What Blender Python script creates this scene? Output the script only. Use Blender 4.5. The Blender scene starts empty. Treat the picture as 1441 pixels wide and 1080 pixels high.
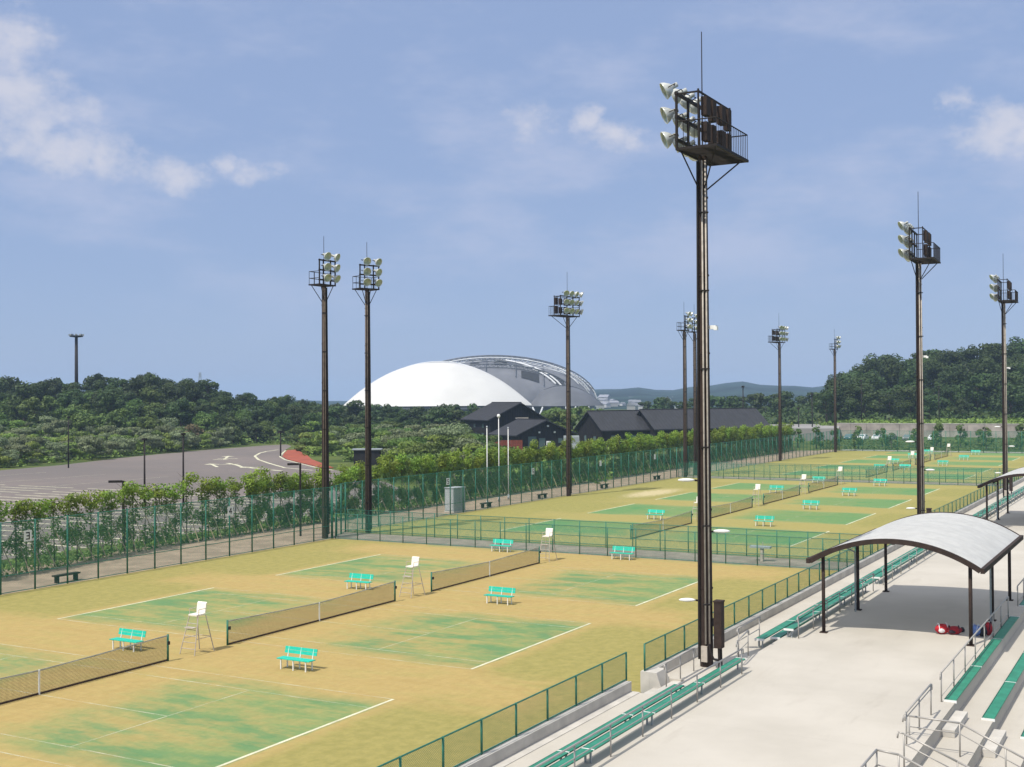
import bpy, math, random
from mathutils import Vector, Matrix
random.seed(11)
R = math.radians
sc = bpy.context.scene
COL = sc.collection

# ------------------------------------------------------------------ node helper
class NT:
    def __init__(s, tree):
        s.t = tree; s.n = tree.nodes; s.l = tree.links
    def new(s, typ, **kw):
        n = s.n.new(typ)
        for k, v in kw.items(): setattr(n, k, v)
        return n
    def put(s, sock, v):
        if isinstance(v, bpy.types.NodeSocket): s.l.new(v, sock)
        else: sock.default_value = v
    def m(s, op, a, b=0.0, c=0.0, clamp=False):
        n = s.new('ShaderNodeMath', operation=op, use_clamp=clamp)
        s.put(n.inputs[0], a); s.put(n.inputs[1], b); s.put(n.inputs[2], c)
        return n.outputs[0]
    def ss(s, lo, hi, x):                       # smoothstep, also with lo > hi
        n = s.new('ShaderNodeMapRange', interpolation_type='SMOOTHSTEP')
        s.put(n.inputs[0], x)
        if lo < hi: n.inputs[1].default_value, n.inputs[2].default_value, n.inputs[3].default_value, n.inputs[4].default_value = lo, hi, 0, 1
        else: n.inputs[1].default_value, n.inputs[2].default_value, n.inputs[3].default_value, n.inputs[4].default_value = hi, lo, 1, 0
        return n.outputs[0]
    def noise(s, vec, scale, detail=3, rough=.55, dist=0.0):
        n = s.new('ShaderNodeTexNoise')
        if vec is not None: s.put(n.inputs['Vector'], vec)
        n.inputs['Scale'].default_value = scale; n.inputs['Detail'].default_value = detail
        n.inputs['Roughness'].default_value = rough; n.inputs['Distortion'].default_value = dist
        return n.outputs[0]
    def mixc(s, f, a, b):
        n = s.new('ShaderNodeMix', data_type='RGBA')
        s.put(n.inputs[0], f)
        for i, v in ((6, a), (7, b)):
            if isinstance(v, tuple): v = (v[0], v[1], v[2], 1)
            s.put(n.inputs[i], v)
        return n.outputs[2]
    def mapv(s, vec, scale=(1, 1, 1), rot=(0, 0, 0), loc=(0, 0, 0)):
        n = s.new('ShaderNodeMapping')
        s.put(n.inputs['Vector'], vec); n.inputs['Scale'].default_value = scale
        n.inputs['Rotation'].default_value = rot; n.inputs['Location'].default_value = loc
        return n.outputs[0]

def mat(name, col, rough=.6, metal=0.0, var=0.0, vscale=3.0, spec=.4, bump=0.0, bscale=40.0, objvar=0.0):
    m = bpy.data.materials.new(name); m.use_nodes = True
    t = NT(m.node_tree); b = t.n['Principled BSDF']
    b.inputs['Roughness'].default_value = rough; b.inputs['Metallic'].default_value = metal
    b.inputs['Specular IOR Level'].default_value = spec
    tc = t.new('ShaderNodeTexCoord')
    c = col
    if var:
        n = t.noise(tc.outputs['Object'], vscale, 4)
        f = t.ss(.3, .7, n)
        lo = tuple(x*(1-var) for x in col); hi = tuple(min(.95, x*(1+var)) for x in col)
        c = t.mixc(f, lo, hi)
    if objvar:
        oi = t.new('ShaderNodeObjectInfo')
        h = t.new('ShaderNodeHueSaturation')
        t.put(h.inputs['Value'], t.m('ADD', t.m('MULTIPLY', oi.outputs['Random'], 2*objvar), 1-objvar))
        t.put(h.inputs['Hue'], t.m('ADD', t.m('MULTIPLY', oi.outputs['Random'], objvar*.08), .5-objvar*.04))
        t.put(h.inputs['Color'], c if not isinstance(c, tuple) else (*c, 1)); c = h.outputs[0]
    t.put(b.inputs['Base Color'], (*c, 1) if isinstance(c, tuple) else c)
    if bump:
        bn = t.new('ShaderNodeBump'); bn.inputs['Strength'].default_value = bump
        t.put(bn.inputs['Height'], t.noise(tc.outputs['Object'], bscale, 4)); t.l.new(bn.outputs[0], b.inputs['Normal'])
    return m

def leafmat(name, dark, light, scale=.35, trans=.25):
    m = bpy.data.materials.new(name); m.use_nodes = True
    t = NT(m.node_tree); b = t.n['Principled BSDF']
    b.inputs['Roughness'].default_value = .55; b.inputs['Specular IOR Level'].default_value = .25
    tc = t.new('ShaderNodeTexCoord'); oi = t.new('ShaderNodeObjectInfo'); ge = t.new('ShaderNodeNewGeometry')
    n = t.noise(ge.outputs['Position'], scale, 3)
    isl = ge.outputs['Random Per Island']
    f = t.m('ADD', t.m('MULTIPLY', t.ss(.35, .65, n), .45), t.m('MULTIPLY', isl, .4))
    f = t.m('ADD', f, t.m('MULTIPLY', t.m('SUBTRACT', oi.outputs['Random'], .35), .5), clamp=True)
    c = t.mixc(f, dark, light)
    hs = t.new('ShaderNodeHueSaturation')
    t.put(hs.inputs['Hue'], t.m('ADD', t.m('MULTIPLY', oi.outputs['Random'], .05), .475))
    t.put(hs.inputs['Color'], c)
    t.put(b.inputs['Base Color'], hs.outputs[0])
    tr = t.new('ShaderNodeBsdfTranslucent'); t.put(tr.inputs[0], hs.outputs[0])
    mx = t.new('ShaderNodeMixShader'); mx.inputs[0].default_value = trans
    t.l.new(b.outputs[0], mx.inputs[1]); t.l.new(tr.outputs[0], mx.inputs[2])
    t.l.new(mx.outputs[0], t.n['Material Output'].inputs[0])
    return m

def wiremat(name, col, pitch, cover, diag=True, soft=0.0):
    """woven wire or net: thin strands with open air between them, in the panel's own UV-free object space"""
    m = bpy.data.materials.new(name); m.use_nodes = True
    t = NT(m.node_tree); b = t.n['Principled BSDF']
    b.inputs['Base Color'].default_value = (*col, 1); b.inputs['Roughness'].default_value = .6
    tc = t.new('ShaderNodeTexCoord'); sx = t.new('ShaderNodeSeparateXYZ'); t.l.new(tc.outputs['Object'], sx.inputs[0])
    x, z = sx.outputs[0], sx.outputs[2]
    if diag: u = t.m('ADD', x, z); v = t.m('SUBTRACT', x, z)
    else: u, v = x, z
    w = 1 - math.sqrt(1-cover)
    fu = t.m('LESS_THAN', t.m('FRACT', t.m('DIVIDE', u, pitch)), w)
    fv = t.m('LESS_THAN', t.m('FRACT', t.m('DIVIDE', v, pitch)), w)
    f = t.m('MAXIMUM', fu, fv)
    tp = t.new('ShaderNodeBsdfTransparent'); mx = t.new('ShaderNodeMixShader')
    t.put(mx.inputs[0], f); t.l.new(tp.outputs[0], mx.inputs[1]); t.l.new(b.outputs[0], mx.inputs[2])
    t.l.new(mx.outputs[0], t.n['Material Output'].inputs[0])
    return m

# ------------------------------------------------------------------ mesh helper
class MB:
    def __init__(s): s.v = []; s.f = []
    def add(s, vs, fs):
        o = len(s.v); s.v += [tuple(v) for v in vs]; s.f += [tuple(i+o for i in f) for f in fs]; return s
    def box(s, c, d, rz=0.0, bev=0.0):
        hx, hy, hz = d[0]/2, d[1]/2, d[2]/2; cs, sn = math.cos(rz), math.sin(rz)
        vs = []
        for z in (-hz, hz):
            for x, y in ((-hx, -hy), (hx, -hy), (hx, hy), (-hx, hy)):
                vs.append((c[0]+x*cs-y*sn, c[1]+x*sn+y*cs, c[2]+z))
        return s.add(vs, [(3, 2, 1, 0), (4, 5, 6, 7), (0, 1, 5, 4), (1, 2, 6, 5), (2, 3, 7, 6), (3, 0, 4, 7)])
    def tube(s, a, b, r, r2=None, n=8, cap=True):
        a, b = Vector(a), Vector(b); r2 = r if r2 is None else r2
        d = (b-a).normalized(); up = Vector((0, 0, 1)) if abs(d.z) < .95 else Vector((1, 0, 0))
        e = d.cross(up).normalized(); g = e.cross(d)
        vs = []
        for p, q in ((a, r), (b, r2)):
            for i in range(n):
                t = 2*math.pi*i/n; vs.append(p+(e*math.cos(t)+g*math.sin(t))*q)
        fs = [(i, (i+1) % n, n+(i+1) % n, n+i) for i in range(n)]
        if cap: fs += [tuple(range(n-1, -1, -1)), tuple(range(n, 2*n))]
        return s.add(vs, fs)
    def path(s, pts, r, n=6):
        for a, b in zip(pts, pts[1:]): s.tube(a, b, r, n=n)
        return s
    def lathe(s, prof, c=(0, 0, 0), M=None, n=16):
        vs = []; k = len(prof)
        for i in range(n):
            t = 2*math.pi*i/n
            for r, z in prof:
                p = Vector((r*math.cos(t), r*math.sin(t), z))
                if M is not None: p = M @ p
                vs.append(p+Vector(c))
        fs = [(i*k+j, ((i+1) % n)*k+j, ((i+1) % n)*k+j+1, i*k+j+1) for i in range(n) for j in range(k-1)]
        return s.add(vs, fs)
    def poly(s, pts, z=None, flip=False):
        vs = [(p[0], p[1], z if z is not None else p[2]) for p in pts]; i = list(range(len(vs)))
        return s.add(vs, [tuple(i[::-1] if flip else i)])
    def prism(s, pts, z0, z1):
        n = len(pts); vs = [(p[0], p[1], z0) for p in pts]+[(p[0], p[1], z1) for p in pts]
        return s.add(vs, [tuple(range(n-1, -1, -1)), tuple(range(n, 2*n))]+[(i, (i+1) % n, n+(i+1) % n, n+i) for i in range(n)])
    def ell(s, c, r, nu=12, nv=8, jit=0.0, rnd=None):
        vs = []; fs = []
        for j in range(nv+1):
            th = math.pi*j/nv
            for i in range(nu):
                ph = 2*math.pi*i/nu; k = 1+(rnd.uniform(-jit, jit) if rnd else 0)
                vs.append((c[0]+r[0]*k*math.sin(th)*math.cos(ph), c[1]+r[1]*k*math.sin(th)*math.sin(ph), c[2]+r[2]*k*math.cos(th)))
        for j in range(nv):
            for i in range(nu):
                fs.append((j*nu+i, (j+1)*nu+i, (j+1)*nu+(i+1) % nu, j*nu+(i+1) % nu))
        return s.add(vs, fs)
    def build(s, name, material, parent=None, smooth=False, loc=None):
        me = bpy.data.meshes.new(name); me.from_pydata(s.v, [], s.f); me.update()
        if material: me.materials.append(material)
        if smooth: me.polygons.foreach_set('use_smooth', [True]*len(me.polygons))
        o = bpy.data.objects.new(name, me); COL.objects.link(o)
        if parent is not None: o.parent = parent
        if loc is not None: o.location = loc
        return o

def tag(o, label=None, cat=None, group=None, kind=None):
    if label: o['label'] = label
    if cat: o['category'] = cat
    if group: o['group'] = group
    if kind: o['kind'] = kind
    return o
def thing(name, label, cat, loc=(0, 0, 0), rz=0.0, group=None):
    o = bpy.data.objects.new(name, None); COL.objects.link(o)
    o.location = loc; o.rotation_euler = (0, 0, rz); o.empty_display_size = .3
    return tag(o, label, cat, group)
def struct(mb, name, m, label, cat, smooth=False):
    return tag(mb.build(name, m, smooth=smooth), label, cat, kind='structure')
KIDS = {}
def kids(o):
    return [c for c in o.children]
def dup(src, loc, rz=0.0, label=None, scale=None):
    def rec(o, parent):
        c = o.copy(); COL.objects.link(c)
        if parent is not None: c.parent = parent
        for ch in list(o.children): rec(ch, c)
        return c
    r = rec(src, None); r.location = loc; r.rotation_euler = (0, 0, rz)
    if scale: r.scale = (scale, scale, scale) if not isinstance(scale, tuple) else scale
    if label: r['label'] = label
    return r

# ------------------------------------------------------------------ camera
F, PITCH, ROLL, YAW = 1700.96, -0.0117035, -0.0064798, 0.509381
CAM = Vector((-46.556, -36.763, 10.745))
fw = Vector((math.cos(YAW)*math.cos(PITCH), math.sin(YAW)*math.cos(PITCH), -math.sin(PITCH)))
rt = Vector((math.sin(YAW), -math.cos(YAW), 0)); up = rt.cross(fw)
r2 = rt*math.cos(ROLL)+up*math.sin(ROLL); u2 = -rt*math.sin(ROLL)+up*math.cos(ROLL)
cd = bpy.data.cameras.new('camera'); cam = bpy.data.objects.new('camera', cd); COL.objects.link(cam)
cam.matrix_world = Matrix(((r2.x, u2.x, -fw.x, CAM.x), (r2.y, u2.y, -fw.y, CAM.y), (r2.z, u2.z, -fw.z, CAM.z), (0, 0, 0, 1)))
cd.sensor_fit = 'HORIZONTAL'; cd.sensor_width = 36; cd.lens = F/1441*36; cd.clip_start = .5; cd.clip_end = 9000
sc.camera = cam
H2 = Vector((math.cos(YAW), math.sin(YAW))); L2 = Vector((math.sin(YAW), -math.cos(YAW)))   # compass axes of the far landscape

# ------------------------------------------------------------------ light and sky
SUN_EL, SUN_AZ = R(57), R(166)              # azimuth counter-clockwise from +X, where the sun stands
sd = Vector((math.cos(SUN_EL)*math.cos(SUN_AZ), math.cos(SUN_EL)*math.sin(SUN_AZ), math.sin(SUN_EL)))
ld = bpy.data.lights.new('sun', 'SUN'); ld.energy = 3.6; ld.angle = R(.5); ld.color = (1, .94, .84)
lo = bpy.data.objects.new('sun', ld); COL.objects.link(lo); lo.rotation_euler = (-sd).to_track_quat('-Z', 'Y').to_euler()
w = bpy.data.worlds.new('World'); sc.world = w; w.use_nodes = True
t = NT(w.node_tree)
sky = t.new('ShaderNodeTexSky', sky_type='NISHITA'); sky.sun_disc = False
sky.sun_elevation = SUN_EL; sky.sun_rotation = R(90)-SUN_AZ
sky.air_density = 1.0; sky.dust_density = .4; sky.ozone_density = 2.5; sky.altitude = 0
tc = t.new('ShaderNodeTexCoord'); d = tc.outputs['Generated']
sx = t.new('ShaderNodeSeparateXYZ'); t.l.new(d, sx.inputs[0])
az = t.m('MULTIPLY', t.m('ARCTAN2', sx.outputs[1], sx.outputs[0]), 57.29578)
el = t.m('MULTIPLY', t.m('ARCSINE', sx.outputs[2]), 57.29578)
wz = t.noise(t.mapv(d, (1, 1, 1.3), (0, 0, 0), (3, 1, 2)), 16, 5, .6); wy = t.noise(t.mapv(d, (1, 1, 1.3), (0, 0, 0), (7, 5, 9)), 16, 5, .6)
az = t.m('ADD', az, t.m('MULTIPLY', t.m('SUBTRACT', wz, .5), 4.5)); el = t.m('ADD', el, t.m('MULTIPLY', t.m('SUBTRACT', wy, .5), 2.6))
blobs = [(51.6, 12.6, 3.0, 2.2, 1.15), (52.0, 15.5, 2.0, 1.8, 1.0), (49.4, 11.1, 2.2, 1.3, .9), (47.4, 10.9, 1.7, 1.4, .8), (46.3, 10.4, 1.4, .8, .6),
         (44.5, 10.15, 1.7, .95, .85), (42.5, 10.9, .75, .8, .95), (41.2, 10.5, 1.35, .7, 1), (24.1, 12.3, 1.5, .75, .8), (25.3, 13.0, .7, .9, .8),
         (23.1, 12.2, .8, .6, .7), (28.2, 12.8, 1.5, .9, .7), (7.2, 11.4, 2.0, 1.3, 1.0), (8.7, 12.7, .8, .8, .7), (5.6, 10.8, 1.5, 1.0, .7)]
# direction warped a little so that cloud edges billow
wv = t.mapv(d, (1, 1, 1.6))
n1 = t.noise(wv, 22, 6, .6); n2 = t.noise(wv, 60, 5, .6)
tot = None
for a, e, rx, ry, s in blobs:
    q = t.m('SQRT', t.m('ADD', t.m('POWER', t.m('DIVIDE', t.m('SUBTRACT', az, a), rx), 2), t.m('POWER', t.m('DIVIDE', t.m('SUBTRACT', el, e), ry), 2)))
    v = t.m('MULTIPLY', t.m('SUBTRACT', 1.32, q), s, clamp=True)
    tot = v if tot is None else t.m('MAXIMUM', tot, v)
dens = t.m('ADD', tot, t.m('ADD', t.m('MULTIPLY', t.m('SUBTRACT', n1, .5), 2.1), t.m('MULTIPLY', t.m('SUBTRACT', n2, .5), 1.1)))
cl = t.m('MULTIPLY', t.ss(.05, 1.45, dens), t.ss(.0, .35, tot))
veil = t.m('MULTIPLY', t.ss(.42, .75, t.noise(t.mapv(d, (1, 1, 2.6), (0, 0, .4)), 5.5, 5, .6)), t.ss(1, 9, el))
hs = t.new('ShaderNodeHueSaturation'); hs.inputs['Saturation'].default_value = 1.0; hs.inputs['Value'].default_value = 1.0
t.l.new(sky.outputs[0], hs.inputs['Color'])
c0 = t.mixc(.80, hs.outputs[0], (3.0, 3.98, 6.4))
c1 = t.mixc(t.m('MULTIPLY', veil, .60), c0, (5.2, 5.6, 7.2))
c2 = t.mixc(t.m('MULTIPLY', cl, .68), c1, (6.9, 6.75, 7.3))
c2 = t.mixc(t.m('MULTIPLY', t.ss(22, 42, el), t.m('ADD', .45, t.m('MULTIPLY', t.ss(.35, .65, t.noise(d, 3.0, 4, .55)), .5))), c2, (9.0, 9.2, 9.6))  # bright veil high overhead, added out of view to lift the ambient light
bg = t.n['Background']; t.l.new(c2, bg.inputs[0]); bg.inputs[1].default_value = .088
sc.view_settings.view_transform = 'Standard'; sc.view_settings.look = 'None'; sc.view_settings.gamma = 1; sc.view_settings.use_curve_mapping = False
sc.view_settings.exposure = 0.3
sc.cycles.use_denoising = True
sc.cycles.transparent_max_bounces = 48; sc.cycles.max_bounces = 6; sc.cycles.diffuse_bounces = 4; sc.cycles.glossy_bounces = 2; sc.cycles.volume_bounces = 1

# ------------------------------------------------------------------ materials
M_CONC = mat('terrace concrete', (.575, .53, .465), .85)
t = NT(M_CONC.node_tree); b = t.n['Principled BSDF']; tc = t.new('ShaderNodeTexCoord'); P = tc.outputs['Object']; sx = t.new('ShaderNodeSeparateXYZ'); t.l.new(P, sx.inputs[0])
c = t.mixc(t.ss(.3, .7, t.noise(P, .25, 5, .6)), (.440, .408, .352), (.505, .470, .41))
c = t.mixc(t.m('MULTIPLY', t.ss(.56, .74, t.noise(t.mapv(P, (.25, 1.3, 1), (0, 0, .2)), .9, 6, .65)), .42), c, (.37, .335, .285))
c = t.mixc(t.m('MULTIPLY', t.ss(.5, .8, t.noise(P, 14, 5, .7)), .18), c, (.40, .36, .31))
jx = t.m('LESS_THAN', t.m('FRACT', t.m('DIVIDE', t.m('ADD', sx.outputs[0], 200.7), 6.1)), .0035); jy = t.m('LESS_THAN', t.m('ABSOLUTE', t.m('ADD', sx.outputs[1], 26.3)), .010)
c = t.mixc(t.m('MULTIPLY', jx, .35), c, (.30, .27, .24))
t.put(b.inputs['Base Color'], c)
bn = t.new('ShaderNodeBump'); bn.inputs['Strength'].default_value = .15; t.put(bn.inputs['Height'], t.noise(P, 30, 4)); t.l.new(bn.outputs[0], b.inputs['Normal'])
M_CONC2 = mat('weathered concrete', (.50, .475, .43), .85, var=.12, vscale=1.2, bump=.2)
M_WALL = mat('retaining wall concrete', (.33, .29, .26), .9, var=.25, vscale=.4, bump=.3, bscale=3)
M_BROWN = mat('brown mast paint', (.042, .028, .022), .75, var=.18, vscale=4, spec=.2)
M_DARK = mat('dark brown steel', (.022, .017, .015), .7, var=.15, vscale=6, spec=.25)
M_CREAM = mat('conduit galvanised', (.44, .39, .33), .6, var=.15, vscale=5, spec=.25)
M_STEEL = mat('stainless rail', (.40, .38, .35), .5, .35, var=.08)
M_WHITE = mat('white paint', (.78, .78, .75), .5, var=.04)
M_OFFW = mat('off white seat', (.78, .74, .66), .5, var=.05)
M_BENCH = mat('turquoise green paint', (.016, .47, .34), .45, var=.1, vscale=8, objvar=.1)
M_SEATG = mat('terrace seat green', (.022, .205, .125), .5, var=.15, vscale=3)
M_SEATD = mat('terrace seat edge', (.013, .10, .075), .5, var=.1)
M_FPOST = mat('dark green fence steel', (.022, .150, .098), .55, var=.2, vscale=5)
M_LENS = mat('floodlight bowl', (.62, .63, .58), .25, .3, var=.1)
M_GLASS = mat('floodlight glass', (.36, .40, .33), .12, .3, var=.2, vscale=4)
M_LFENCE = wiremat('green chain link', (.026, .24, .155), .09, .24)
M_CFENCE = wiremat('green wire mesh', (.030, .21, .14), .08, .20)
M_RFENCE = wiremat('terrace fence mesh', (.045, .12, .06), .07, .28)
M_NET = wiremat('tennis netting', (.028, .034, .018), .05, .37, False)
M_NETB = mat('net hem', (.055, .032, .022), .8, var=.2)
M_NETW = mat('net headband', (.42, .42, .36), .8, var=.2, vscale=2)
M_BARK = mat('bark', (.075, .056, .042), .9, var=.3, vscale=3)
M_STAKE = mat('bamboo stake', (.36, .29, .19), .7, var=.25, vscale=3, objvar=.25)
M_BLACKW = mat('charred black cladding', (.012, .011, .012), .7, var=.4, vscale=1.5)
M_ROOF = mat('dark slate roof', (.030, .031, .037), .65, var=.15, vscale=.8)
M_ROOFT = mat('roof edge', (.016, .016, .018), .6)
M_PANE = mat('window glass', (.10, .15, .16), .1, spec=.8)
M_RED = mat('rust red boards', (.20, .045, .025), .7, var=.2)
M_GREY = mat('grey steel cabinet', (.30, .33, .34), .45, var=.08)
M_LGREY = mat('pale steel cabinet', (.42, .45, .47), .45, var=.08)
M_MEMB = mat('white roof membrane', (.60, .595, .575), .5, var=.05, vscale=.05)
M_DGREY = mat('grey metal roofing', (.150, .155, .175), .45, var=.12, vscale=.1)
M_DGREY2 = mat('pale grey roofing', (.105, .11, .125), .45, var=.12, vscale=.1)
M_TRUSS = mat('white truss steel', (.62, .64, .66), .5)
M_TRUSSD = mat('grey truss steel', (.10, .11, .13), .5)
M_CANOPY = mat('white canopy sheet', (.74, .74, .72), .5, var=.05, vscale=2)
def translucent(m, f):
    t = NT(m.node_tree); b = t.n['Principled BSDF']; src = b.inputs['Base Color'].links[0].from_socket
    tr = t.new('ShaderNodeBsdfTranslucent'); t.l.new(src, tr.inputs[0]); mx = t.new('ShaderNodeMixShader'); mx.inputs[0].default_value = f
    t.l.new(b.outputs[0], mx.inputs[1]); t.l.new(tr.outputs[0], mx.inputs[2]); t.l.new(mx.outputs[0], t.n['Material Output'].inputs[0])
translucent(M_CANOPY, .42)
M_GRAVEL = mat('bare earth path', (.30, .235, .17), .95, var=.2, vscale=.6, bump=.3, bscale=9)
M_STRIP = mat('grey gravel strip', (.23, .195, .16), .95, var=.2, vscale=.8, bump=.3, bscale=12)
M_PLATE = mat('number plate white', (.66, .68, .66), .5)
M_INK = mat('number plate ink', (.02, .02, .025), .6)

L_DARK = leafmat('foliage deep green', (.024, .046, .014), (.080, .128, .034), .12)
L_MID = leafmat('foliage mid green', (.052, .095, .020), (.145, .215, .046), .15)
L_YEL = leafmat('foliage yellow green', (.095, .165, .030), (.255, .345, .066), .3)
L_GREY = leafmat('foliage silver green', (.105, .140, .064), (.255, .295, .150), .2)
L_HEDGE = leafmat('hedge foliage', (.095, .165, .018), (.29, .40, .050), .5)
L_HEDGED = leafmat('lower sapling foliage', (.075, .135, .034), (.20, .29, .070), .5)  # deeper green for lower leaves and the weeds beneath the crowns

# ------------------------------------------------------------------ ground
def smooth(a, b, x):
    t_ = min(1, max(0, (x-a)/(b-a))); return t_*t_*(3-2*t_)
def land(px, D):                              # a spot of the far landscape: bearing and range from the grandstand
    q = Vector((CAM.x, CAM.y))+H2*D+L2*((px-720)/F*D); return q.x, q.y
def uv(x, y, c):
    p_ = Vector((x-c[0], y-c[1])); return p_.dot(L2), p_.dot(H2)
B1, B2, B3, B4 = land(215, 350), land(-45, 345), land(1415, 395), land(1000, 470)
B5 = land(520, 400)
def hgt(x, y):
    h = 0.0
    for c, A, su, sv in ((B1, 8.0, 24, 45), (B2, 6.5, 20, 45), (B3, 16.0, 42, 42), (B4, 3.5, 22, 40), (B5, 2.6, 50, 70)):
        a, b = uv(x, y, c); h += A*math.exp(-.5*((a/su)**2+(b/sv)**2))
    if x > 264.3 and y < 60: h = max(h, 3.55*smooth(60, 40, y))
    if y < -30 and x < 230: h = -6*smooth(-30.4, -34, y)
    if x < 186 and h > 0: h *= smooth(3, 16, (x-78)*-.29+(y-124)*.957)
    if -28 < y < 24 and x < 240 and h > 0: h = 0
    return h
xs = sorted(set([-250, -150, -100, -60]+[-40+i*8 for i in range(38)]+[264.0, 264.6]+[270+i*7 for i in range(34)]+[520, 600, 700, 850, 1000, 1300, 1700, 2200, 2800, 3400, 3900]))
ys = sorted(set([-1350, -900, -500, -300, -200, -140, -100, -70, -50, -40, -35, -34, -33, -32, -31, -30.4, -29, -28]+[-20+i*7 for i in range(68)]+[480, 540, 620, 750, 950, 1200, 1600, 2100, 2700, 3300, 3800]))
g = MB(); nx, ny = len(xs), len(ys)
for y in ys:
    for x in xs: g.v.append((x, y, hgt(x, y)-.03))
for j in range(ny-1):
    for i in range(nx-1): g.f.append((j*nx+i, j*nx+i+1, (j+1)*nx+i+1, (j+1)*nx+i))
gm = bpy.data.materials.new('wild grass ground'); gm.use_nodes = True
t = NT(gm.node_tree); b = t.n['Principled BSDF']; b.inputs['Roughness'].default_value = .95; b.inputs['Specular IOR Level'].default_value = .1
tc = t.new('ShaderNodeTexCoord'); P = tc.outputs['Object']
c = t.mixc(t.ss(.35, .65, t.noise(P, .06, 5)), (.035, .065, .016), (.11, .14, .035))
c = t.mixc(t.m('MULTIPLY', t.ss(.5, .7, t.noise(P, .5, 4)), .6), c, (.15, .155, .06))
t.put(b.inputs['Base Color'], c)
struct(g, 'ground', gm, 'grassy ground of the whole place, rising to low hills', 'ground', smooth=True)

# ---- artificial turf with worn, sand-filled courts
SP = 16.34
BLK = [(-32.68, 4, -41, 28.0), (43.89, 4, 32.1, 104.6), (120.4, 4, 108.7, 190.5)]
tm = bpy.data.materials.new('sand filled artificial turf'); tm.use_nodes = True
t = NT(tm.node_tree); b = t.n['Principled BSDF']; b.inputs['Roughness'].default_value = .95; b.inputs['Specular IOR Level'].default_value = .1
tc = t.new('ShaderNodeTexCoord'); P = tc.outputs['Object']; sx = t.new('ShaderNodeSeparateXYZ'); t.l.new(P, sx.inputs[0])
x, y = sx.outputs[0], sx.outputs[1]
s2 = t.m('GREATER_THAN', x, 30); s3 = t.m('GREATER_THAN', x, 106.6)
off = t.m('ADD', t.m('MULTIPLY', s2, 43.89), t.m('MULTIPLY', s3, 120.4-43.89))
u = t.m('SUBTRACT', t.m('MULTIPLY', t.m('FRACT', t.m('DIVIDE', t.m('ADD', t.m('SUBTRACT', x, off), SP*10.5), SP)), SP), SP/2)
PA = t.mapv(P, (1, .55, 1), (0, 0, .3))
na = t.noise(PA, .30, 5, .62); nb = t.noise(t.mapv(P, (.6, 1, 1), (0, 0, -.4), (40, 7, 0)), .42, 5, .62); nf = t.noise(P, 2.2, 5, .65); ng = t.noise(t.mapv(P, (1, .35, 1), (0, 0, .5)), 1.0, 5, .65)
ua = t.m('ADD', t.m('ABSOLUTE', u), t.m('MULTIPLY', t.m('SUBTRACT', na, .5), 3.4))
ya = t.m('ADD', t.m('ABSOLUTE', y), t.m('MULTIPLY', t.m('SUBTRACT', nb, .5), 5.5))
yr = t.m('ADD', t.m('ABSOLUTE', y), t.m('MULTIPLY', t.m('SUBTRACT', nf, .5), .25))
green = t.m('MULTIPLY', t.m('MULTIPLY', t.ss(6.0, 3.8, ua), t.ss(1.4, 5.6, t.m('ADD', ya, t.m('MULTIPLY', s2, 1.4)))), t.ss(12.15, 11.75, yr))
wear = t.m('ADD', .22, t.m('MULTIPLY', t.ss(.34, .66, t.m('ADD', t.m('MULTIPLY', ng, .6), t.m('MULTIPLY', na, .4))), .95), clamp=True)
wear2 = t.m('MAXIMUM', wear, t.m('MULTIPLY', s2, .85))
# greenest in the back corners of each court, where few feet go
corner = t.m('MULTIPLY', t.ss(7.5, 11.5, t.m('ABSOLUTE', y)), .35)
gf = t.m('MULTIPLY', green, t.m('ADD', wear2, corner), clamp=True)
ol = t.m('MULTIPLY', t.m('MULTIPLY', t.ss(11.8, 13.5, yr), t.ss(5.5, 10.5, t.m('ADD', t.m('ABSOLUTE', u), t.m('MULTIPLY', nb, 2)))), 0.0)
ol = t.m('MULTIPLY', t.ss(11.9, 13.2, yr), t.ss(7.6, 3.6, ua))
ol = t.m('MAXIMUM', ol, t.m('MULTIPLY', t.ss(14.0, 18.0, t.m('ADD', t.m('ABSOLUTE', y), t.m('MULTIPLY', t.m('SUBTRACT', nb, .5), 7))), .75))
ol = t.m('ADD', ol, t.m('ADD', t.m('MULTIPLY', t.ss(.44, .68, ng), .38), .12), clamp=True)
tan = t.mixc(t.ss(.3, .7, t.m('ADD', t.m('MULTIPLY', nf, .4), t.m('MULTIPLY', ng, .6))), (.365, .262, .102), (.445, .328, .135))
far_t = t.mixc(t.m('ADD', t.m('MULTIPLY', s2, .62), t.m('MULTIPLY', s3, .12)), tan, (.275, .272, .088))
olive = t.mixc(t.ss(.3, .7, nf), (.225, .220, .068), (.295, .27, .088))
teal = t.ss(.44, .60, t.m('ADD', t.m('MULTIPLY', t.noise(t.mapv(P, (1, .6, 1), (0, 0, .25), (11, 3, 0)), .36, 6, .62), .55), t.m('MULTIPLY', ng, .45)))
teal = t.m('MAXIMUM', t.m('MULTIPLY', teal, t.ss(1.5, 5, t.m('ABSOLUTE', y))), t.m('MULTIPLY', s2, .6))
pale = t.mixc(t.ss(.35, .65, nf), (.175, .255, .098), (.225, .275, .105))
deep = t.mixc(t.ss(.3, .7, ng), (.070, .195, .088), (.115, .235, .100))
deep = t.mixc(t.m('MULTIPLY', s2, .6), deep, (.062, .235, .085))
grn = t.mixc(teal, pale, deep)
c = t.mixc(t.m('MULTIPLY', ol, .8), far_t, olive)
c = t.mixc(t.m('MULTIPLY', gf, .93), c, grn)
sx2 = t.m('SQRT', t.m('ADD', t.m('POWER', t.m('DIVIDE', t.m('SUBTRACT', x, 79), 7), 2), t.m('POWER', t.m('DIVIDE', t.m('SUBTRACT', y, 15.5), 2.2), 2)))
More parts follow.
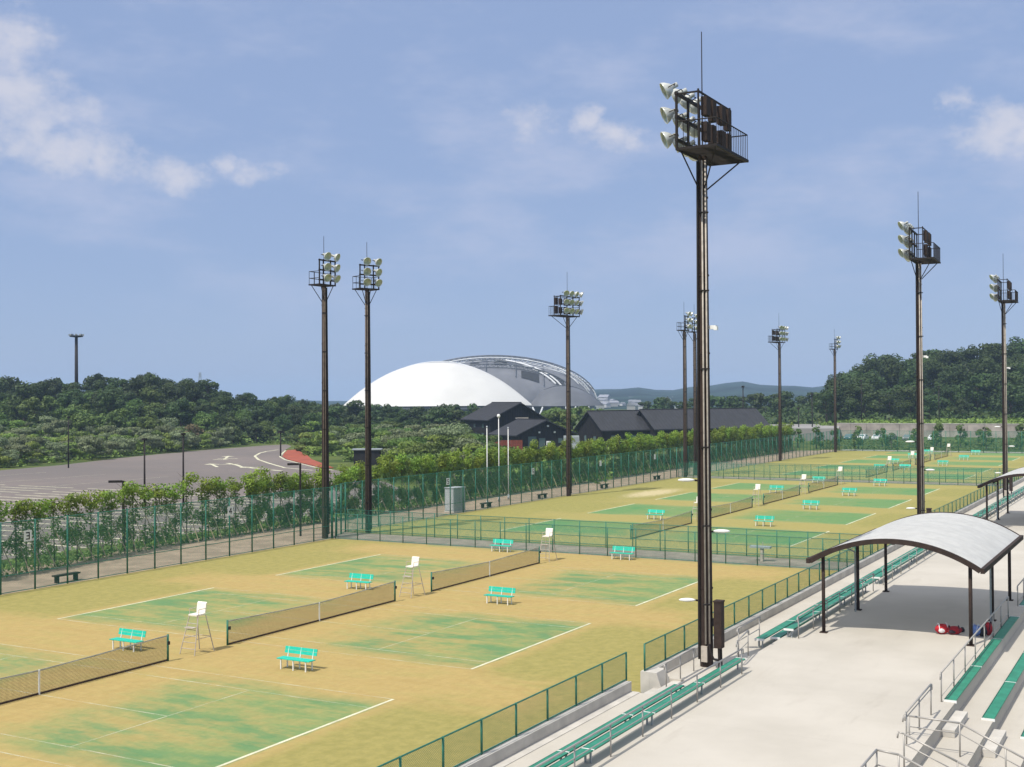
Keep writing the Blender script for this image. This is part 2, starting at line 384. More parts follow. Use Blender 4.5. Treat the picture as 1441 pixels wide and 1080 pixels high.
c = t.mixc(t.m('MULTIPLY', t.ss(1.2, .4, t.m('ADD', sx2, t.m('MULTIPLY', t.m('SUBTRACT', nf, .5), 2))), .7), c, (.56, .47, .29))
# sand grain, brush drags along the courts and scuffs
gr_ = t.noise(P, 9.0, 6, .75); dr_ = t.noise(t.mapv(P, (.35, 3.2, 1), (0, 0, .12)), 1.6, 6, .7); sc_ = t.noise(t.mapv(P, (2.6, .5, 1), (0, 0, -.5)), 2.0, 6, .75)
hv = t.new('ShaderNodeHueSaturation'); t.put(hv.inputs['Color'], c)
t.put(hv.inputs['Value'], t.m('ADD', .70, t.m('ADD', t.m('MULTIPLY', gr_, .26), t.m('ADD', t.m('MULTIPLY', dr_, .20), t.m('MULTIPLY', sc_, .16)))))
t.put(b.inputs['Base Color'], hv.outputs[0])
bn = t.new('ShaderNodeBump'); bn.inputs['Strength'].default_value = .25; t.put(bn.inputs['Height'], t.noise(P, 25, 4)); t.l.new(bn.outputs[0], b.inputs['Normal'])
tf = MB()
tf.poly([(-41, -19.3, 0), (28.0, -19.3, 0), (28.0, 20.75, 0), (-41, 20.75, 0)])
tf.poly([(32.1, -19.3, 0), (104.6, -19.3, 0), (104.6, 22.6, 0), (32.1, 22.6, 0)])
tf.poly([(108.7, -19.3, 0), (190.5, -19.3, 0), (190.5, 22.6, 0), (108.7, 22.6, 0)])
struct(tf, 'tennis_turf', tm, 'sand dusted green artificial turf under the tennis courts', 'turf')
st = MB()
st.poly([(28.0, -19.3, -.008), (32.1, -19.3, -.008), (32.1, 22.6, -.008), (28.0, 22.6, -.008)])
st.poly([(104.6, -19.3, -.008), (108.7, -19.3, -.008), (108.7, 22.6, -.008), (104.6, 22.6, -.008)])
struct(st, 'gravel_strip', M_STRIP, 'grey gravel walk between the fenced blocks of courts', 'path')
pa = MB(); pa.poly([(-45, 20.75), (28.0, 20.75), (28.0, 22.6), (190.5, 22.6), (193.5, 22.6), (193.5, 31.5), (40, 31), (20, 30.2), (-45, 26.5)], -.016)
struct(pa, 'earth_path', M_GRAVEL, 'bare earth path between the tall fence and the saplings', 'path')
eb = MB().box((191.9, 1.5, .06), (1.6, 42, .14)); struct(eb, 'end_kerb', M_CONC2, 'pale concrete kerb along the far end of the courts', 'kerb')
# court lines
lm = bpy.data.materials.new('worn court line'); lm.use_nodes = True
def linemat(name, lo, hi):
    m = bpy.data.materials.new(name); m.use_nodes = True
    t = NT(m.node_tree); b = t.n['Principled BSDF']; b.inputs['Base Color'].default_value = (.72, .70, .50, 1); b.inputs['Roughness'].default_value = .9
    tc = t.new('ShaderNodeTexCoord'); n = t.noise(tc.outputs['Object'], .8, 5, .7)
    tp = t.new('ShaderNodeBsdfTransparent'); mx = t.new('ShaderNodeMixShader')
    t.put(mx.inputs[0], t.m('ADD', t.m('MULTIPLY', t.ss(.3, .7, n), hi-lo), lo))
    t.l.new(tp.outputs[0], mx.inputs[1]); t.l.new(b.outputs[0], mx.inputs[2]); t.l.new(mx.outputs[0], t.n['Material Output'].inputs[0])
    return m
M_LINE = linemat('base line paint', .55, 1.0); M_LINEW = linemat('worn line paint', .02, .55)
hw, hs_, hl = 5.485, 4.115, 11.885
lb, lw_ = MB(), MB()
for c0, n, _, _ in BLK:
    for k in range(n):
        cx = c0+k*SP
        def rect(mb, x0, y0, x1, y1): mb.poly([(x0, y0), (x1, y0), (x1, y1), (x0, y1)], .006)
        for s in (-1, 1):
            rect(lb, cx-hw, s*hl-.06, cx+hw, s*hl+.06)
            rect(lw_, cx+s*hw-.035, -hl+.06, cx+s*hw+.035, hl-.06)
            rect(lw_, cx+s*hs_-.035, -hl+.06, cx+s*hs_+.035, hl-.06)
            rect(lw_, cx-hs_+.035, s*6.4-.035, cx-.035, s*6.4+.035); rect(lw_, cx+.035, s*6.4-.035, cx+hs_-.035, s*6.4+.035)
        rect(lw_, cx-.035, -6.4, cx+.035, 6.4)
struct(lb, 'base_line_marking', M_LINE, 'white painted base lines of the tennis courts', 'court line')
struct(lw_, 'court_line_marking', M_LINEW, 'worn sandy side and service lines of the tennis courts', 'court line')

# ------------------------------------------------------------------ car park
pm = bpy.data.materials.new('weathered asphalt'); pm.use_nodes = True
t = NT(pm.node_tree); b = t.n['Principled BSDF']; b.inputs['Roughness'].default_value = .9
tc = t.new('ShaderNodeTexCoord'); P = tc.outputs['Object']
c = t.mixc(t.ss(.3, .7, t.noise(P, .03, 5)), (.140, .120, .108), (.182, .150, .132)); c = t.mixc(t.m('MULTIPLY', t.ss(.45, .7, t.noise(P, .4, 5)), .4), c, (.12, .105, .102))
t.put(b.inputs['Base Color'], c)
pk = MB(); pk.poly([(-90, 33), (30, 33.5), (62, 35.5), (80, 52), (97, 72), (103, 80), (114, 93), (122, 103), (130, 111), (140, 119), (152, 129), (170, 142), (178, 150), (172, 151), (139, 145), (114, 136.5), (92, 127), (78, 124), (40, 116), (-90, 92)], -.012)
struct(pk, 'car_park', pm, 'large grey brown asphalt car park beyond the saplings', 'car park')
M_ROADP = linemat('car park paint', .5, 1.0)
pl = MB()
def seg(a, b_, wd=.12, z=-.004):
    a, b_ = Vector(a), Vector(b_); n = Vector((-(b_-a).y, (b_-a).x)).normalized()*wd/2
    pl.poly([a-n, b_-n, b_+n, a+n], z)
for y0 in (38, 50.5, 63, 75.5, 88, 100.5, 113):
    for i in range(46):
        x = -60+i*2.6
        if x > 62+(y0-38)*.55 or x < -60+(y0-38)*1.2: continue
        if y0 > 100 and x > 78: continue
        seg((x, y0-5), (x, y0+5), .30)
    seg((-60+(y0-38)*1.2, y0), (min(78, 60+(y0-38)*.55), y0), .10)
# curved edge line, arrow and lettering strokes at the exit
cv = [(98, 78.5), (101.5, 86.8), (111.1, 98.3), (119.7, 108), (129.8, 117.7), (140.3, 125.5), (146.1, 128.9), (154.1, 132.4)]
for a, b_ in zip(cv, cv[1:]): seg(a, b_, .45)
cv = [(99.3, 75.5), (102, 80.2), (113.1, 93.5), (121.5, 103.5), (129.5, 111.3), (139.5, 119.2), (151.9, 128.6)]
for a, b_ in zip(cv, cv[1:]): seg(a, b_, .35)
def arrow(tip, tail, wd=.5):
    tip, tail = Vector(tip), Vector(tail); dv = (tip-tail).normalized(); nv = Vector((-dv.y, dv.x)); nk = tip-dv*2.6
    seg(tail, nk, wd); pl.poly([nk+nv*1.3, nk-nv*1.3, tip], -.004, flip=True)
arrow((128, 122.6), (118, 114.5)); seg((116.5, 115.8), (117.6, 113.2), .7); seg((119.5, 117.5), (121, 114), .7)
arrow((105.9, 106.5), (99, 98.5)); seg((108.4, 105), (104, 98.7), .7); seg((104.5, 103.5), (107, 101), .8); seg((104, 98.7), (101, 95.3), .6)
arrow((101, 95.3), (97.5, 88.6), .6); seg((99.2, 93), (101.4, 91.5), .7); seg((98.5, 90.4), (97.5, 86.4), .7); seg((96.2, 85), (95, 82), .7)
struct(pl, 'car_park_marking', M_ROADP, 'white stall lines, edge curve and arrows on the car park', 'road marking')
ri = MB().prism([(102.5, 79.9), (113.4, 93.2), (121.8, 103.2), (129.8, 111), (139.8, 118.9), (152, 128.2), (153.5, 127), (143, 117), (133.5, 108), (122.8, 98.5), (112.8, 88.2), (103.6, 78.9)], -.02, .1)
struct(ri, 'red_verge', mat('red brick paving', (.30, .070, .035), .9, var=.2, vscale=.5), 'red paved verge at the curved car park exit', 'pavement')

# ------------------------------------------------------------------ terrace
XA, XB = -34.0, 112.0
tr = MB()
def slab(prof, x0, x1, mb):
    """extrude a y/z profile along x"""
    n = len(prof); vs = [(x0, p[0], p[1]) for p in prof]+[(x1, p[0], p[1]) for p in prof]
    mb.add(vs, [tuple(range(n)), tuple(range(2*n-1, n-1, -1))]+[(i, n+i, n+(i+1) % n, (i+1) % n) for i in range(n)])
T = [(-30.10, .80), (-31.25, .35), (-32.40, -.10), (-33.55, -.55), (-34.7, -1.0), (-35.85, -1.45), (-37, -1.9)]
prof = [(-19.62, -.5), (-19.62, .40), (-22.08, .40), (-22.08, .80)]
for i, (yy, zz) in enumerate(T):
    prof.append((yy, zz)); prof.append((yy, T[i+1][1] if i+1 < len(T) else -7))
prof += [(-19.62, -7)]
prof[0] = (-19.62, -.5); prof = [p for i, p in enumerate(prof) if not (i == 0)]
slab([p for p in prof], XA, -7.4, tr); slab(prof, -4.9, XB, tr)
pn = [(-21.0, -7), (-21.0, .40)]+prof[1:-1]+[(T[-1][0], -7)]
pn = [(-20.75, .40)]+prof[1:-1]+[(-20.75, -7)]
slab(pn, -7.4, -4.9, tr)
struct(tr, 'terrace', M_CONC, 'cream concrete spectator terrace with stepped stand on its right', 'terrace')
sp_ = MB()
for i in range(2): sp_.box((-6.15, -19.95-.0-i*.42, .1+i*.13), (2.5, .40, .2+i*.0))
struct(sp_, 'gate_step', M_CONC2, 'concrete steps down through the gap in the terrace kerb', 'step')
stp = MB()
for i in range(4):
    stp.box((-6.75, T[i][0]-.20, T[i][1]-.335), (2.5, .395, .22))
struct(stp, 'aisle_step', M_CONC2, 'concrete half steps of the aisle down the stand', 'step')
kb = MB().box((-20.7, -19.445, .37), (26.6, .345, .78)); kb.box((-20.7, -19.78, .41), (26.6, .32, .018))
tag(kb.build('kerb_wall', M_CONC2), 'low grey concrete kerb wall under the nearer terrace fence', 'wall')
kb = MB().box((53.1, -19.445, .37), (117.8, .345, .78))
kb.add([(-5.8, -19.62, .76), (-5.8, -19.62, -.4), (-5.8, -20.3, -.4), (-5.8, -19.9, .76), (-4.92, -19.62, .76), (-4.92, -19.62, -.4), (-4.92, -20.3, -.4), (-4.92, -19.9, .76)], [(0, 1, 2, 3), (7, 6, 5, 4), (0, 3, 7, 4), (3, 2, 6, 7)])
tag(kb.build('kerb_wall', M_CONC2), 'long concrete kerb wall with thick end beside the step gap', 'wall')

# ------------------------------------------------------------------ fences
def posts(root, x0, x1, n, h, r, m, z=0, par='x'):
    for i in range(n+1):
        x = x0+(x1-x0)*i/n
        o = MB().tube((0, 0, 0), (0, 0, h), r, n=8).build('post', m, root, smooth=True) if i == 0 else None
        if o is None:
            o = posts.last.copy(); COL.objects.link(o); o.parent = root
        posts.last = o; o.location = (x, 0, z)
def fence(name, label, loc, rz, length, n, h, mesh_m, rails, pr=.038, z0=.04, group=None, screen=None):
    r_ = thing(name, label, 'fence', loc, rz, group)
    p = MB(); p.poly([(0, .045, z0), (length, .045, z0), (length, .045, h-.03), (0, .045, h-.03)])
    p.build('mesh_panel', mesh_m, r_)
    posts(r_, 0, length, n, h, pr, M_FPOST)
    for z in rails: MB().tube((0, 0, z), (length, 0, z), .024, n=6).build('rail', M_FPOST, r_)
    return r_
fence('tall_fence', 'tall green chain-link fence left of the nearest courts', (-38.5, 20.78, 0), 0, 66.5, 29, 4.0, M_LFENCE, (.06, 1.0, 3.96), .05)
fence('tall_fence', 'tall green chain-link fence beside the middle courts and three white poles', (32.1, 22.62, 0), 0, 72.5, 32, 4.0, M_LFENCE, (.06, 1.0, 3.96), .05)
fence('tall_fence', 'tall green chain-link fence left of the farthest courts', (108.7, 22.62, 0), 0, 81.5, 36, 4.0, M_LFENCE, (.06, 1.0, 3.96), .05)
fence('tall_fence', 'short tall fence piece with thick posts between two close masts', (28.05, 20.9, 0), R(23), 4.35, 3, 4.0, M_LFENCE, (.06, 2.0, 3.96), .07)
fence('tall_fence', 'short tall fence piece between the middle and far blocks', (104.6, 22.66, 0), 0, 4.05, 2, 4.0, M_LFENCE, (.06, 2.0, 3.96), .06)
fence('cross_fence', 'two metre green mesh fence behind the nearest block of courts', (28.0, 20.5, 0), R(-90), 39.6, 19, 1.95, M_CFENCE, (.06, .75, 1.92), .035)
fence('cross_fence', 'two metre green mesh fence on the near edge of the middle courts', (32.1, 22.4, 0), R(-90), 41.5, 20, 1.85, M_CFENCE, (.06, .75, 1.82), .035)
fence('cross_fence', 'green mesh fence behind the middle block of courts', (104.6, 22.4, 0), R(-90), 41.5, 20, 1.95, M_CFENCE, (.06, .75, 1.92), .035)
fence('cross_fence', 'green mesh fence on the near edge of the farthest courts', (108.7, 22.4, 0), R(-90), 41.5, 20, 1.9, M_CFENCE, (.06, .75, 1.87), .035)
fence('end_fence', 'green chain-link fence closing the far end of the courts by parked cars', (190.7, 22.6, 0), R(-90), 41.8, 19, 4.0, M_CFENCE, (.06, 1.0, 3.96), .05)
fence('terrace_fence', 'low green mesh fence on the kerb nearest the viewer', (-33.35, -19.40, .76), 0, 26.0, 13, 1.0, M_RFENCE, (.04, .98), .035)
fence('terrace_fence', 'long low green mesh fence on the kerb past the big mast', (-5.7, -19.40, .76), 0, 116, 58, 1.0, M_RFENCE, (.04, .98), .035)

# number plates on the tall fence
DIG = {'3': [((-.5, .85), (.4, .85)), ((.4, .85), (.4, -.85)), ((-.3, 0), (.4, 0)), ((-.5, -.85), (.4, -.85))],
       '4': [((.25, .9), (.25, -.9)), ((.25, .9), (-.55, -.3)), ((-.55, -.3), (.6, -.3))],
       '5': [((.45, .85), (-.45, .85)), ((-.45, .85), (-.45, .05)), ((-.45, .05), (.45, .05)), ((.45, .05), (.45, -.85)), ((.45, -.85), (-.5, -.85))],
       '6': [((.4, .85), (-.45, .85)), ((-.45, .85), (-.45, -.85)), ((-.45, -.85), (.45, -.85)), ((.45, -.85), (.45, 0)), ((.45, 0), (-.45, 0))]}
for ch, x, y in (('3', -.1, 20.66), ('4', 16.5, 20.66), ('5', 47.4, 22.5), ('6', 63.9, 22.5), (None, 80.4, 22.5), (None, 96.7, 22.5)):
    lab = f'white plate with black court number {ch} on the tall fence' if ch else ('small white plate on the tall fence, fifth from the left' if x < 90 else 'small white plate on the tall fence, farthest from the viewer')
    r_ = thing('number_plate', lab, 'sign', (x, y, 3.1), 0, 'court number plates')
    MB().box((0, 0, 0), (.52, .02, .62)).build('plate', M_PLATE, r_)
    if ch:
        mb = MB()
        for (a, b_), (c_, d_) in DIG[ch]:
            p0, p1 = Vector((a*.22, -.016, b_*.21)), Vector((c_*.22, -.016, d_*.21))
            dv = (p1-p0).normalized(); nv = Vector((-dv.z, 0, dv.x))*.035; p0 -= dv*.03; p1 += dv*.03
            mb.add([p0-nv, p1-nv, p1+nv, p0+nv], [(0, 1, 2, 3)])
        mb.build('numeral', M_INK, r_)

# ------------------------------------------------------------------ court furniture
def bench_proto():
    r_ = thing('court_bench', '', 'bench', (0, 0, 0), 0, 'green benches on the courts')
    for s in (-.62, 0, .62):
        m_ = MB(); m_.box((s, -.24, .20), (.045, .045, .40)); m_.box((s, .16, .20), (.045, .045, .40)); m_.box((s, -.04, .39), (.045, .44, .03))
        m_.tube((s, .18, .39), (s, .30, .82), .024, n=6); m_.build('leg', M_WHITE, r_)
    m_ = MB()
    for k in range(3): m_.box((0, -.22+k*.15, .42), (1.62, .135, .035))
    m_.build('seat', M_BENCH, r_)
    m_ = MB()
    for k in range(2):
        z = .62+k*.135; yy = .225+k*.035
        m_.add([(-.80, yy-.015, z-.06), (.80, yy-.015, z-.06), (.80, yy+.018, z+.065), (-.80, yy+.018, z+.065),
                (-.80, yy+.015, z-.066), (.80, yy+.015, z-.066), (.80, yy+.045, z+.058), (-.80, yy+.045, z+.058)],
               [(0, 1, 2, 3), (7, 6, 5, 4), (3, 2, 6, 7), (1, 0, 4, 5), (0, 3, 7, 4), (2, 1, 5, 6)])
    m_.build('backrest', M_BENCH, r_)
    return r_
BP = bench_proto()
BEN = [((-9.1, 3.2), 'green bench with white legs left of the nearest net'), ((-8.7, -5.75), 'green bench with white legs nearest the viewer, on the near half of the courts'),
       ((8.9, 4.2), 'green bench left of the second net, behind the nearest umpire chair'), ((8.3, -5.3), 'green bench on tan sand between the second and third near courts'),
       ((26.9, 5.2), 'green bench left of the third net by the cross fence'), ((26.9, -4.0), 'green bench right of the third net by the cross fence'),
       ((52.2, 4.1), 'green bench just past the cross fence, left of the middle nets'), ((50.9, -6.1), 'green bench right of the big mast, first on the near half of the middle courts'),
       ((67.2, -5.5), 'green bench second on the near half of the middle courts'), ((84.6, 3.1), 'green bench left of the middle nets beyond the second visible umpire chair there'),
       ((84.2, -5.0), 'green bench third on the near half of the middle courts'), ((101.4, 2.9), 'green bench farthest left on the middle courts, by their end fence'),
       ((100.0, -4.8), 'green bench fourth on the near half of the middle courts, by the fence'), ((131.0, 2.0), 'green bench seen through mesh, left of the first far net'),
       ((132.2, -1.3), 'green bench seen through mesh, right of the first far umpire chair'), ((148, 3.5), 'green bench left of the second net on the far courts'),
       ((166.5, 4.2), 'green bench left of the third net on the far courts'), ((182, 4.4), 'green bench left of the last net on the far courts'),
       ((145.2, -4.3), 'green bench right of the second far net, beside the dark mast'), ((163, -4.6), 'green bench right of the third net on the far courts'), ((182.5, -3.6), 'green bench right of the last net on the far courts')]
for i, ((x, y), lab) in enumerate(BEN):
    jr = R(-90)+random.uniform(-.06, .06)
    if i == 0: BP.location = (x, y, 0); BP.rotation_euler = (0, 0, jr); BP['label'] = lab
    else: dup(BP, (x, y, 0), jr, lab)

def chair_proto():                            # faces -x
    r_ = thing('umpire_chair', '', 'umpire chair', (0, 0, 0), 0, 'umpire chairs between the nets')
    for sx_, sy_ in ((-1, -1), (-1, 1), (1, -1), (1, 1)):
        MB().tube((sx_*.62 if sx_ < 0 else .55, sy_*.42, 0), (sx_*.22, sy_*.25, 1.58), .022, n=6).build('leg', M_CREAM, r_)
    m_ = MB()
    for k in range(1, 6):
        f = k/6.2; x = -.62+.40*f; hy = .42-.17*f; m_.tube((x, -hy, 1.58*f), (x, hy, 1.58*f), .016, n=6)
    m_.build('ladder_rung', M_CREAM, r_)
    m_ = MB()
    for s in (-1, 1): m_.tube((-.45, s*.34, .65), (.42, s*.35, .65), .014, n=6)
    m_.tube((.42, -.35, .65), (.42, .35, .65), .014, n=6); m_.build('brace', M_CREAM, r_)
    MB().box((-.42, 0, 1.12), (.25, .5, .03)).build('footrest', M_CREAM, r_)
    MB().box((-.05, 0, 1.62), (.48, .48, .06)).build('seat', M_OFFW, r_)
    m_ = MB(); m_.add([(.18, -.25, 1.66), (.18, .25, 1.66), (.25, .25, 2.06), (.25, -.25, 2.06), (.22, -.25, 1.65), (.22, .25, 1.65), (.31, .25, 2.11), (.31, -.25, 2.11)],
                      [(3, 2, 1, 0), (4, 5, 6, 7), (2, 3, 7, 6), (0, 1, 5, 4), (1, 2, 6, 5), (3, 0, 4, 7)]); m_.build('backrest', M_OFFW, r_)
    m_ = MB()
    for s in (-1, 1): m_.path([(.22, s*.27, 1.86), (-.2, s*.27, 1.86), (-.2, s*.25, 1.6)], .014)
    m_.build('armrest', M_CREAM, r_)
    return r_
CP = chair_proto(); first = True
ORD = ['first', 'second', 'third', 'fourth']
for bi, (c0, n, _, _) in enumerate(BLK):
    for k in range(n):
        x = c0+k*SP+SP/2+(-.4 if k == n-1 else .05)
        if bi == 0 and k == 0: continue
        if bi == 0:
            lab = {1: 'white umpire chair nearest the viewer between two nets', 2: 'white umpire chair between the second and third near nets', 3: 'white umpire chair by the cross fence after the third net'}[k]
        else:
            lab = f"white umpire chair, {ORD[k]} along the net line of the {'middle' if bi == 1 else 'farthest'} courts"
        if first: CP.location = (x, .1, 0); CP['label'] = lab; first = False
        else: dup(CP, (x, .1, 0), random.uniform(-.12, .12), lab)

def net_proto():
    r_ = thing('tennis_net', '', 'tennis net', (0, 0, 0), 0, 'tennis nets')
    for s in (-1, 1):
        o = MB().tube((s*6.4, 0, 0), (s*6.4, 0, 1.09), .045, n=10).build('net_post', M_FPOST, r_, smooth=True)
        MB().box((s*6.36, -.09, .75), (.09, .07, .14)).build('winder', M_DARK, o)
    N = 24; mb, tb, bb = MB(), MB(), MB()
    xs_ = [-6.35+12.7*i/N for i in range(N+1)]; zt = [.914+.156*(abs(x)/6.35)**1.2 for x in xs_]
    for i in range(N):
        a, b_ = xs_[i], xs_[i+1]
        mb.poly([(a, 0, .06), (b_, 0, .06), (b_, 0, zt[i+1]-.05), (a, 0, zt[i]-.05)])
        for dy in (-.008, .008):
            tb.poly([(a, dy, zt[i]-.05), (b_, dy, zt[i+1]-.05), (b_, dy, zt[i+1]), (a, dy, zt[i])], flip=dy > 0)
        tb.poly([(a, -.008, zt[i]), (b_, -.008, zt[i+1]), (b_, .008, zt[i+1]), (a, .008, zt[i])])
        bb.box(((a+b_)/2, 0, .045), (b_-a, .03, .07))
    mb.build('netting', M_NET, r_); tb.build('headband', M_NETW, r_); bb.build('bottom_hem', M_NETB, r_)
    MB().box((0, -.012, .46), (.06, .035, .91)).build('centre_strap', M_WHITE, r_)
    return r_
NP = net_proto(); first = True
for bi, (c0, n, _, _) in enumerate(BLK):
    for k in range(n):
        x = c0+k*SP
        if bi == 0 and k == 0: continue
        lab = {1: 'dark tennis net nearest the viewer, cut by the left edge of the photo', 2: 'dark tennis net of the second near court, between two umpire chairs', 3: 'dark tennis net of the third near court, by the cross fence'}[k] if bi == 0 else \
              f"dark tennis net, {ORD[k]} along the {'middle' if bi == 1 else 'farthest'} block of courts"
        if first: NP.location = (x, 0, 0); NP['label'] = lab; first = False
        else: dup(NP, (x, 0, 0), 0, lab)

# ------------------------------------------------------------------ floodlight masts  (lamps face local +y)
def lamp(parent, p, yaw, tilt, bowl_m=None):
    M = (Matrix.Rotation(yaw, 3, 'Z') @ Matrix.Rotation(-tilt, 3, 'X') @ Matrix.Rotation(R(-90), 3, 'X'))
    mb = MB(); mb.lathe([(.02, -.46), (.09, -.45), (.10, -.22), (.17, -.18), (.29, -.02), (.34, .10), (.34, .13), (.32, .13), (.31, .10)], p, M, 14)
    o = mb.build('floodlight', M_LENS, parent, smooth=True)
    MB().lathe([(.31, .10), (.20, .05), (.06, .03), (.0, .03)], p, M, 14).build('lens', M_GLASS, o, smooth=True)
    br = MB(); br.path([Vector(p)+M @ Vector((-.36, 0, .0)), Vector(p)+M @ Vector((-.36, 0, -.3)), Vector(p)+M @ Vector((.36, 0, -.3)), Vector(p)+M @ Vector((.36, 0, 0))], .02, 5)
    br.build('bracket', M_DARK, o)
    return o
M_PIPE = mat('dull brown conduit', (.16, .125, .095), .7, var=.2, vscale=4, spec=.2)
def mast_proto(big, side, H, pipe, name='floodlight_mast'):
    """side: direction (local) on which the cable conduits run"""
    r_ = thing(name, '', 'floodlight mast', (0, 0, 0), 0, 'floodlight masts round the courts')
    pole = MB()
    pole.tube((0, 0, 0), (0, 0, H), .25, .17, n=16)
    for z in range(3, int(H), 3): pole.tube((0, 0, z-.03), (0, 0, z+.03), .275-.004*z, n=16)
    po = pole.build('pole', M_BROWN, r_, smooth=False)
    sv = Vector((side[0], side[1], 0)).normalized(); pv = Vector((-sv.y, sv.x, 0))
    cd_ = MB()
    for k in (-.5, .5):
        cd_.tube(sv*.30+pv*k*.15+Vector((0, 0, .9)), sv*.22+pv*k*.13+Vector((0, 0, H-.2)), .034, n=8)
    cd_.build('conduit', pipe, po, smooth=True)
    cl_ = MB()
    for z in range(2, int(H), 3): cl_.box(sv*(.27-.0035*z)+Vector((0, 0, z+.4)), (.16, .34, .05), math.atan2(sv.y, sv.x))
    cl_.build('clamp', M_DARK, po)
    ca = MB(); ca.tube(sv*.12-pv*.30*(1 if side[0] < 0 else -1)+Vector((0, 0, .3)), sv*.08-pv*.21*(1 if side[0] < 0 else -1)+Vector((0, 0, H-.2)), .05, n=6); ca.build('cable_tray', M_DARK, po)
    if big: X, Yb, Hf, cols = 1.80, -1.2, 2.12, (-1.45, -.48, .48, 1.45)
    else: X, Yb, Hf, cols = .90, -.70, 1.9, (-.48, .60)
    hd = MB()
    # platform grating
    for k in range(int(X*2/.12)+1): hd.box((-X+k*.12, (Yb+.35)/2, H), (.03, .35-Yb, .03))
    for yy in (Yb, .35): hd.box((0, yy, H), (2*X+.1, .07, .10))
    for s in (-1, 1): hd.box((s*X, (Yb+.35)/2, H-.0), (.07, .35-Yb-.07, .098))
    hd.build('platform', M_DARK, r_)
    ff = MB()
    for s in ((-1, -.33, .33, 1) if big else (-1, -.42, .5, 1)): ff.box((s*X, .35, H+Hf/2+.05), (.08, .08, Hf))
    for k in range(3): ff.box((0, .35+.001*k, H+.35+k*(Hf-.38)/2), (2*X+.12, .10, .11))
    if big:
        for s in (-1, 1): ff.box((s*X*.98, -.1, H+Hf-.05), (.06, .8, .06)); ff.box((s*X*.98, -.5, H+Hf/2+.05), (.06, .06, Hf))
        ff.box((0, -.52, H+Hf-.05), (2*X, .06, .06))
    ff.build('lamp_frame', M_DARK, r_)
    if big:
        for k in range(4):
            for z in (.25, 1.2): MB().box((-X*.72+k*X*.48, -.62+.06*(k % 2), H+z+.38), (.44-.06*(k % 2), .22, .70+.1*(k % 2))).build('ballast_box', M_BROWN, r_)
    rl = MB(); hr = 1.02
    for z in ((hr, .5) if not big else (hr,)):
        rl.path([(-X, .3, H+z), (-X, Yb, H+z), (X, Yb, H+z), (X, .3, H+z)], .025, 6)
    k = 0
    for a, b_ in (((-X, .3), (-X, Yb)), ((-X, Yb), (X, Yb)), ((X, Yb), (X, .3))):
        n_ = max(2, int((Vector(b_)-Vector(a)).length/(.2 if big else .45)))
        for i in range(n_): p_ = Vector(a).lerp(Vector(b_), i/n_); rl.tube((p_.x, p_.y, H+.05), (p_.x, p_.y, H+hr), .012 if big else .02, n=5)
    rl.build('railing', M_DARK, r_)
    bs = MB()
    for s in (-1, 1): bs.tube((s*X*.85, Yb*.9, H), (s*.12, -.1, H-1.3), .03, n=6); bs.tube((s*X*.8, .33, H), (s*.12, .1, H-1.3), .03, n=6)
    bs.build('brace', M_DARK, r_)
    MB().tube((0, 0, H), (0, 0, H+Hf+2.7 if big else H+Hf+1.9), .028, .018, n=6).build('lightning_rod', M_DARK, r_)
    for i, cx in enumerate(cols):
        for k in range(3):
            lamp(r_, Vector((cx, .35+.52, H+.5+k*(Hf-.25)/2)), (i-(len(cols)-1)/2)*-.36+random.uniform(-.08, .08), R(24)+random.uniform(-.06, .06))
    return r_, po
RM, po = mast_proto(True, (-.88, -.47), 19.6, M_CREAM)
bx = MB().box((.02, -.50, 1.62), (.36, .30, 1.75)); bx.box((.02, -.50, 2.52), (.40, .34, .06)); bo = bx.build('control_box', M_BROWN, RM)
MB().box((0, -.30, 1.7), (.12, .11, .3)).build('box_bracket', M_DARK, bo)
pp = MB()
for k in (-.12, .02, .14): pp.tube((.02+k, -.54, 0), (.02+k, -.52, .75), .045, n=8)
pp.path([(-.28, -.2, .9), (-.33, -.28, .6), (-.30, -.40, .35), (-.16, -.55, .3)], .04, 8); pp.build('cable_pipe', M_DARK, bo)
MB().box((-.30, -.02, .52), (.10, .24, .6)).build('access_cover', M_CREAM, RM)
for z, s in ((2.5, 1), (5.15, -1), (7.1, 1)):
    a = MB(); q = Vector((-.42, .91*s, 0)).normalized() if s > 0 else Vector((.30, -.95, 0)).normalized()
    a.tube(q*.2+Vector((0, 0, z)), q*.40+Vector((0, 0, z+.02)), .04, n=6); ao = a.build('lamp_arm', M_DARK, RM)
    e_ = MB().ell((0, 0, 0), (.33, .15, .07), 16, 8); e_.v = [tuple(Vector((v[0]*q.x-v[1]*q.y, v[0]*q.y+v[1]*q.x, v[2]+z+.03))+q*(.72 if s > 0 else .60)) for v in e_.v]
    e_.build('lamp_head', M_WHITE, ao, smooth=True)
cm = MB().box((.1, -.33, 13.0), (.22, .28, .14)); cm.box((-.05, -.5, 12.95), (.16, .14, .14)); cm.build('security_camera', M_WHITE, RM)
RM.location = (-2.35, -20.55, .40); RM['label'] = 'tallest looking brown floodlight mast on the terrace edge, nearest the viewer'
dup(RM, (40.1, -20.65, .40), R(3), 'brown floodlight mast rising behind the white arched shelter roof')
dup(RM, (82.7, -20.85, .40), R(2), 'brown floodlight mast at the right edge above the second shelter')
LB, _ = mast_proto(True, (.75, .66), 19.6, M_PIPE); LS, _ = mast_proto(False, (.75, .66), 19.55, M_PIPE)
LB.location = (71.3, 22.1, 0); LB.rotation_euler = (0, 0, R(172)); LB['label'] = 'floodlight mast in front of the grey end of the dome'
dup(LB, (149.2, 22.0, 0), R(176), 'thin far floodlight mast with balcony, second from the far end of the left row')
LS.location = (28.0, 21.5, 0); LS.rotation_euler = (0, 0, R(176)); LS['label'] = 'leftmost of two close floodlight masts at the corner of the near courts'
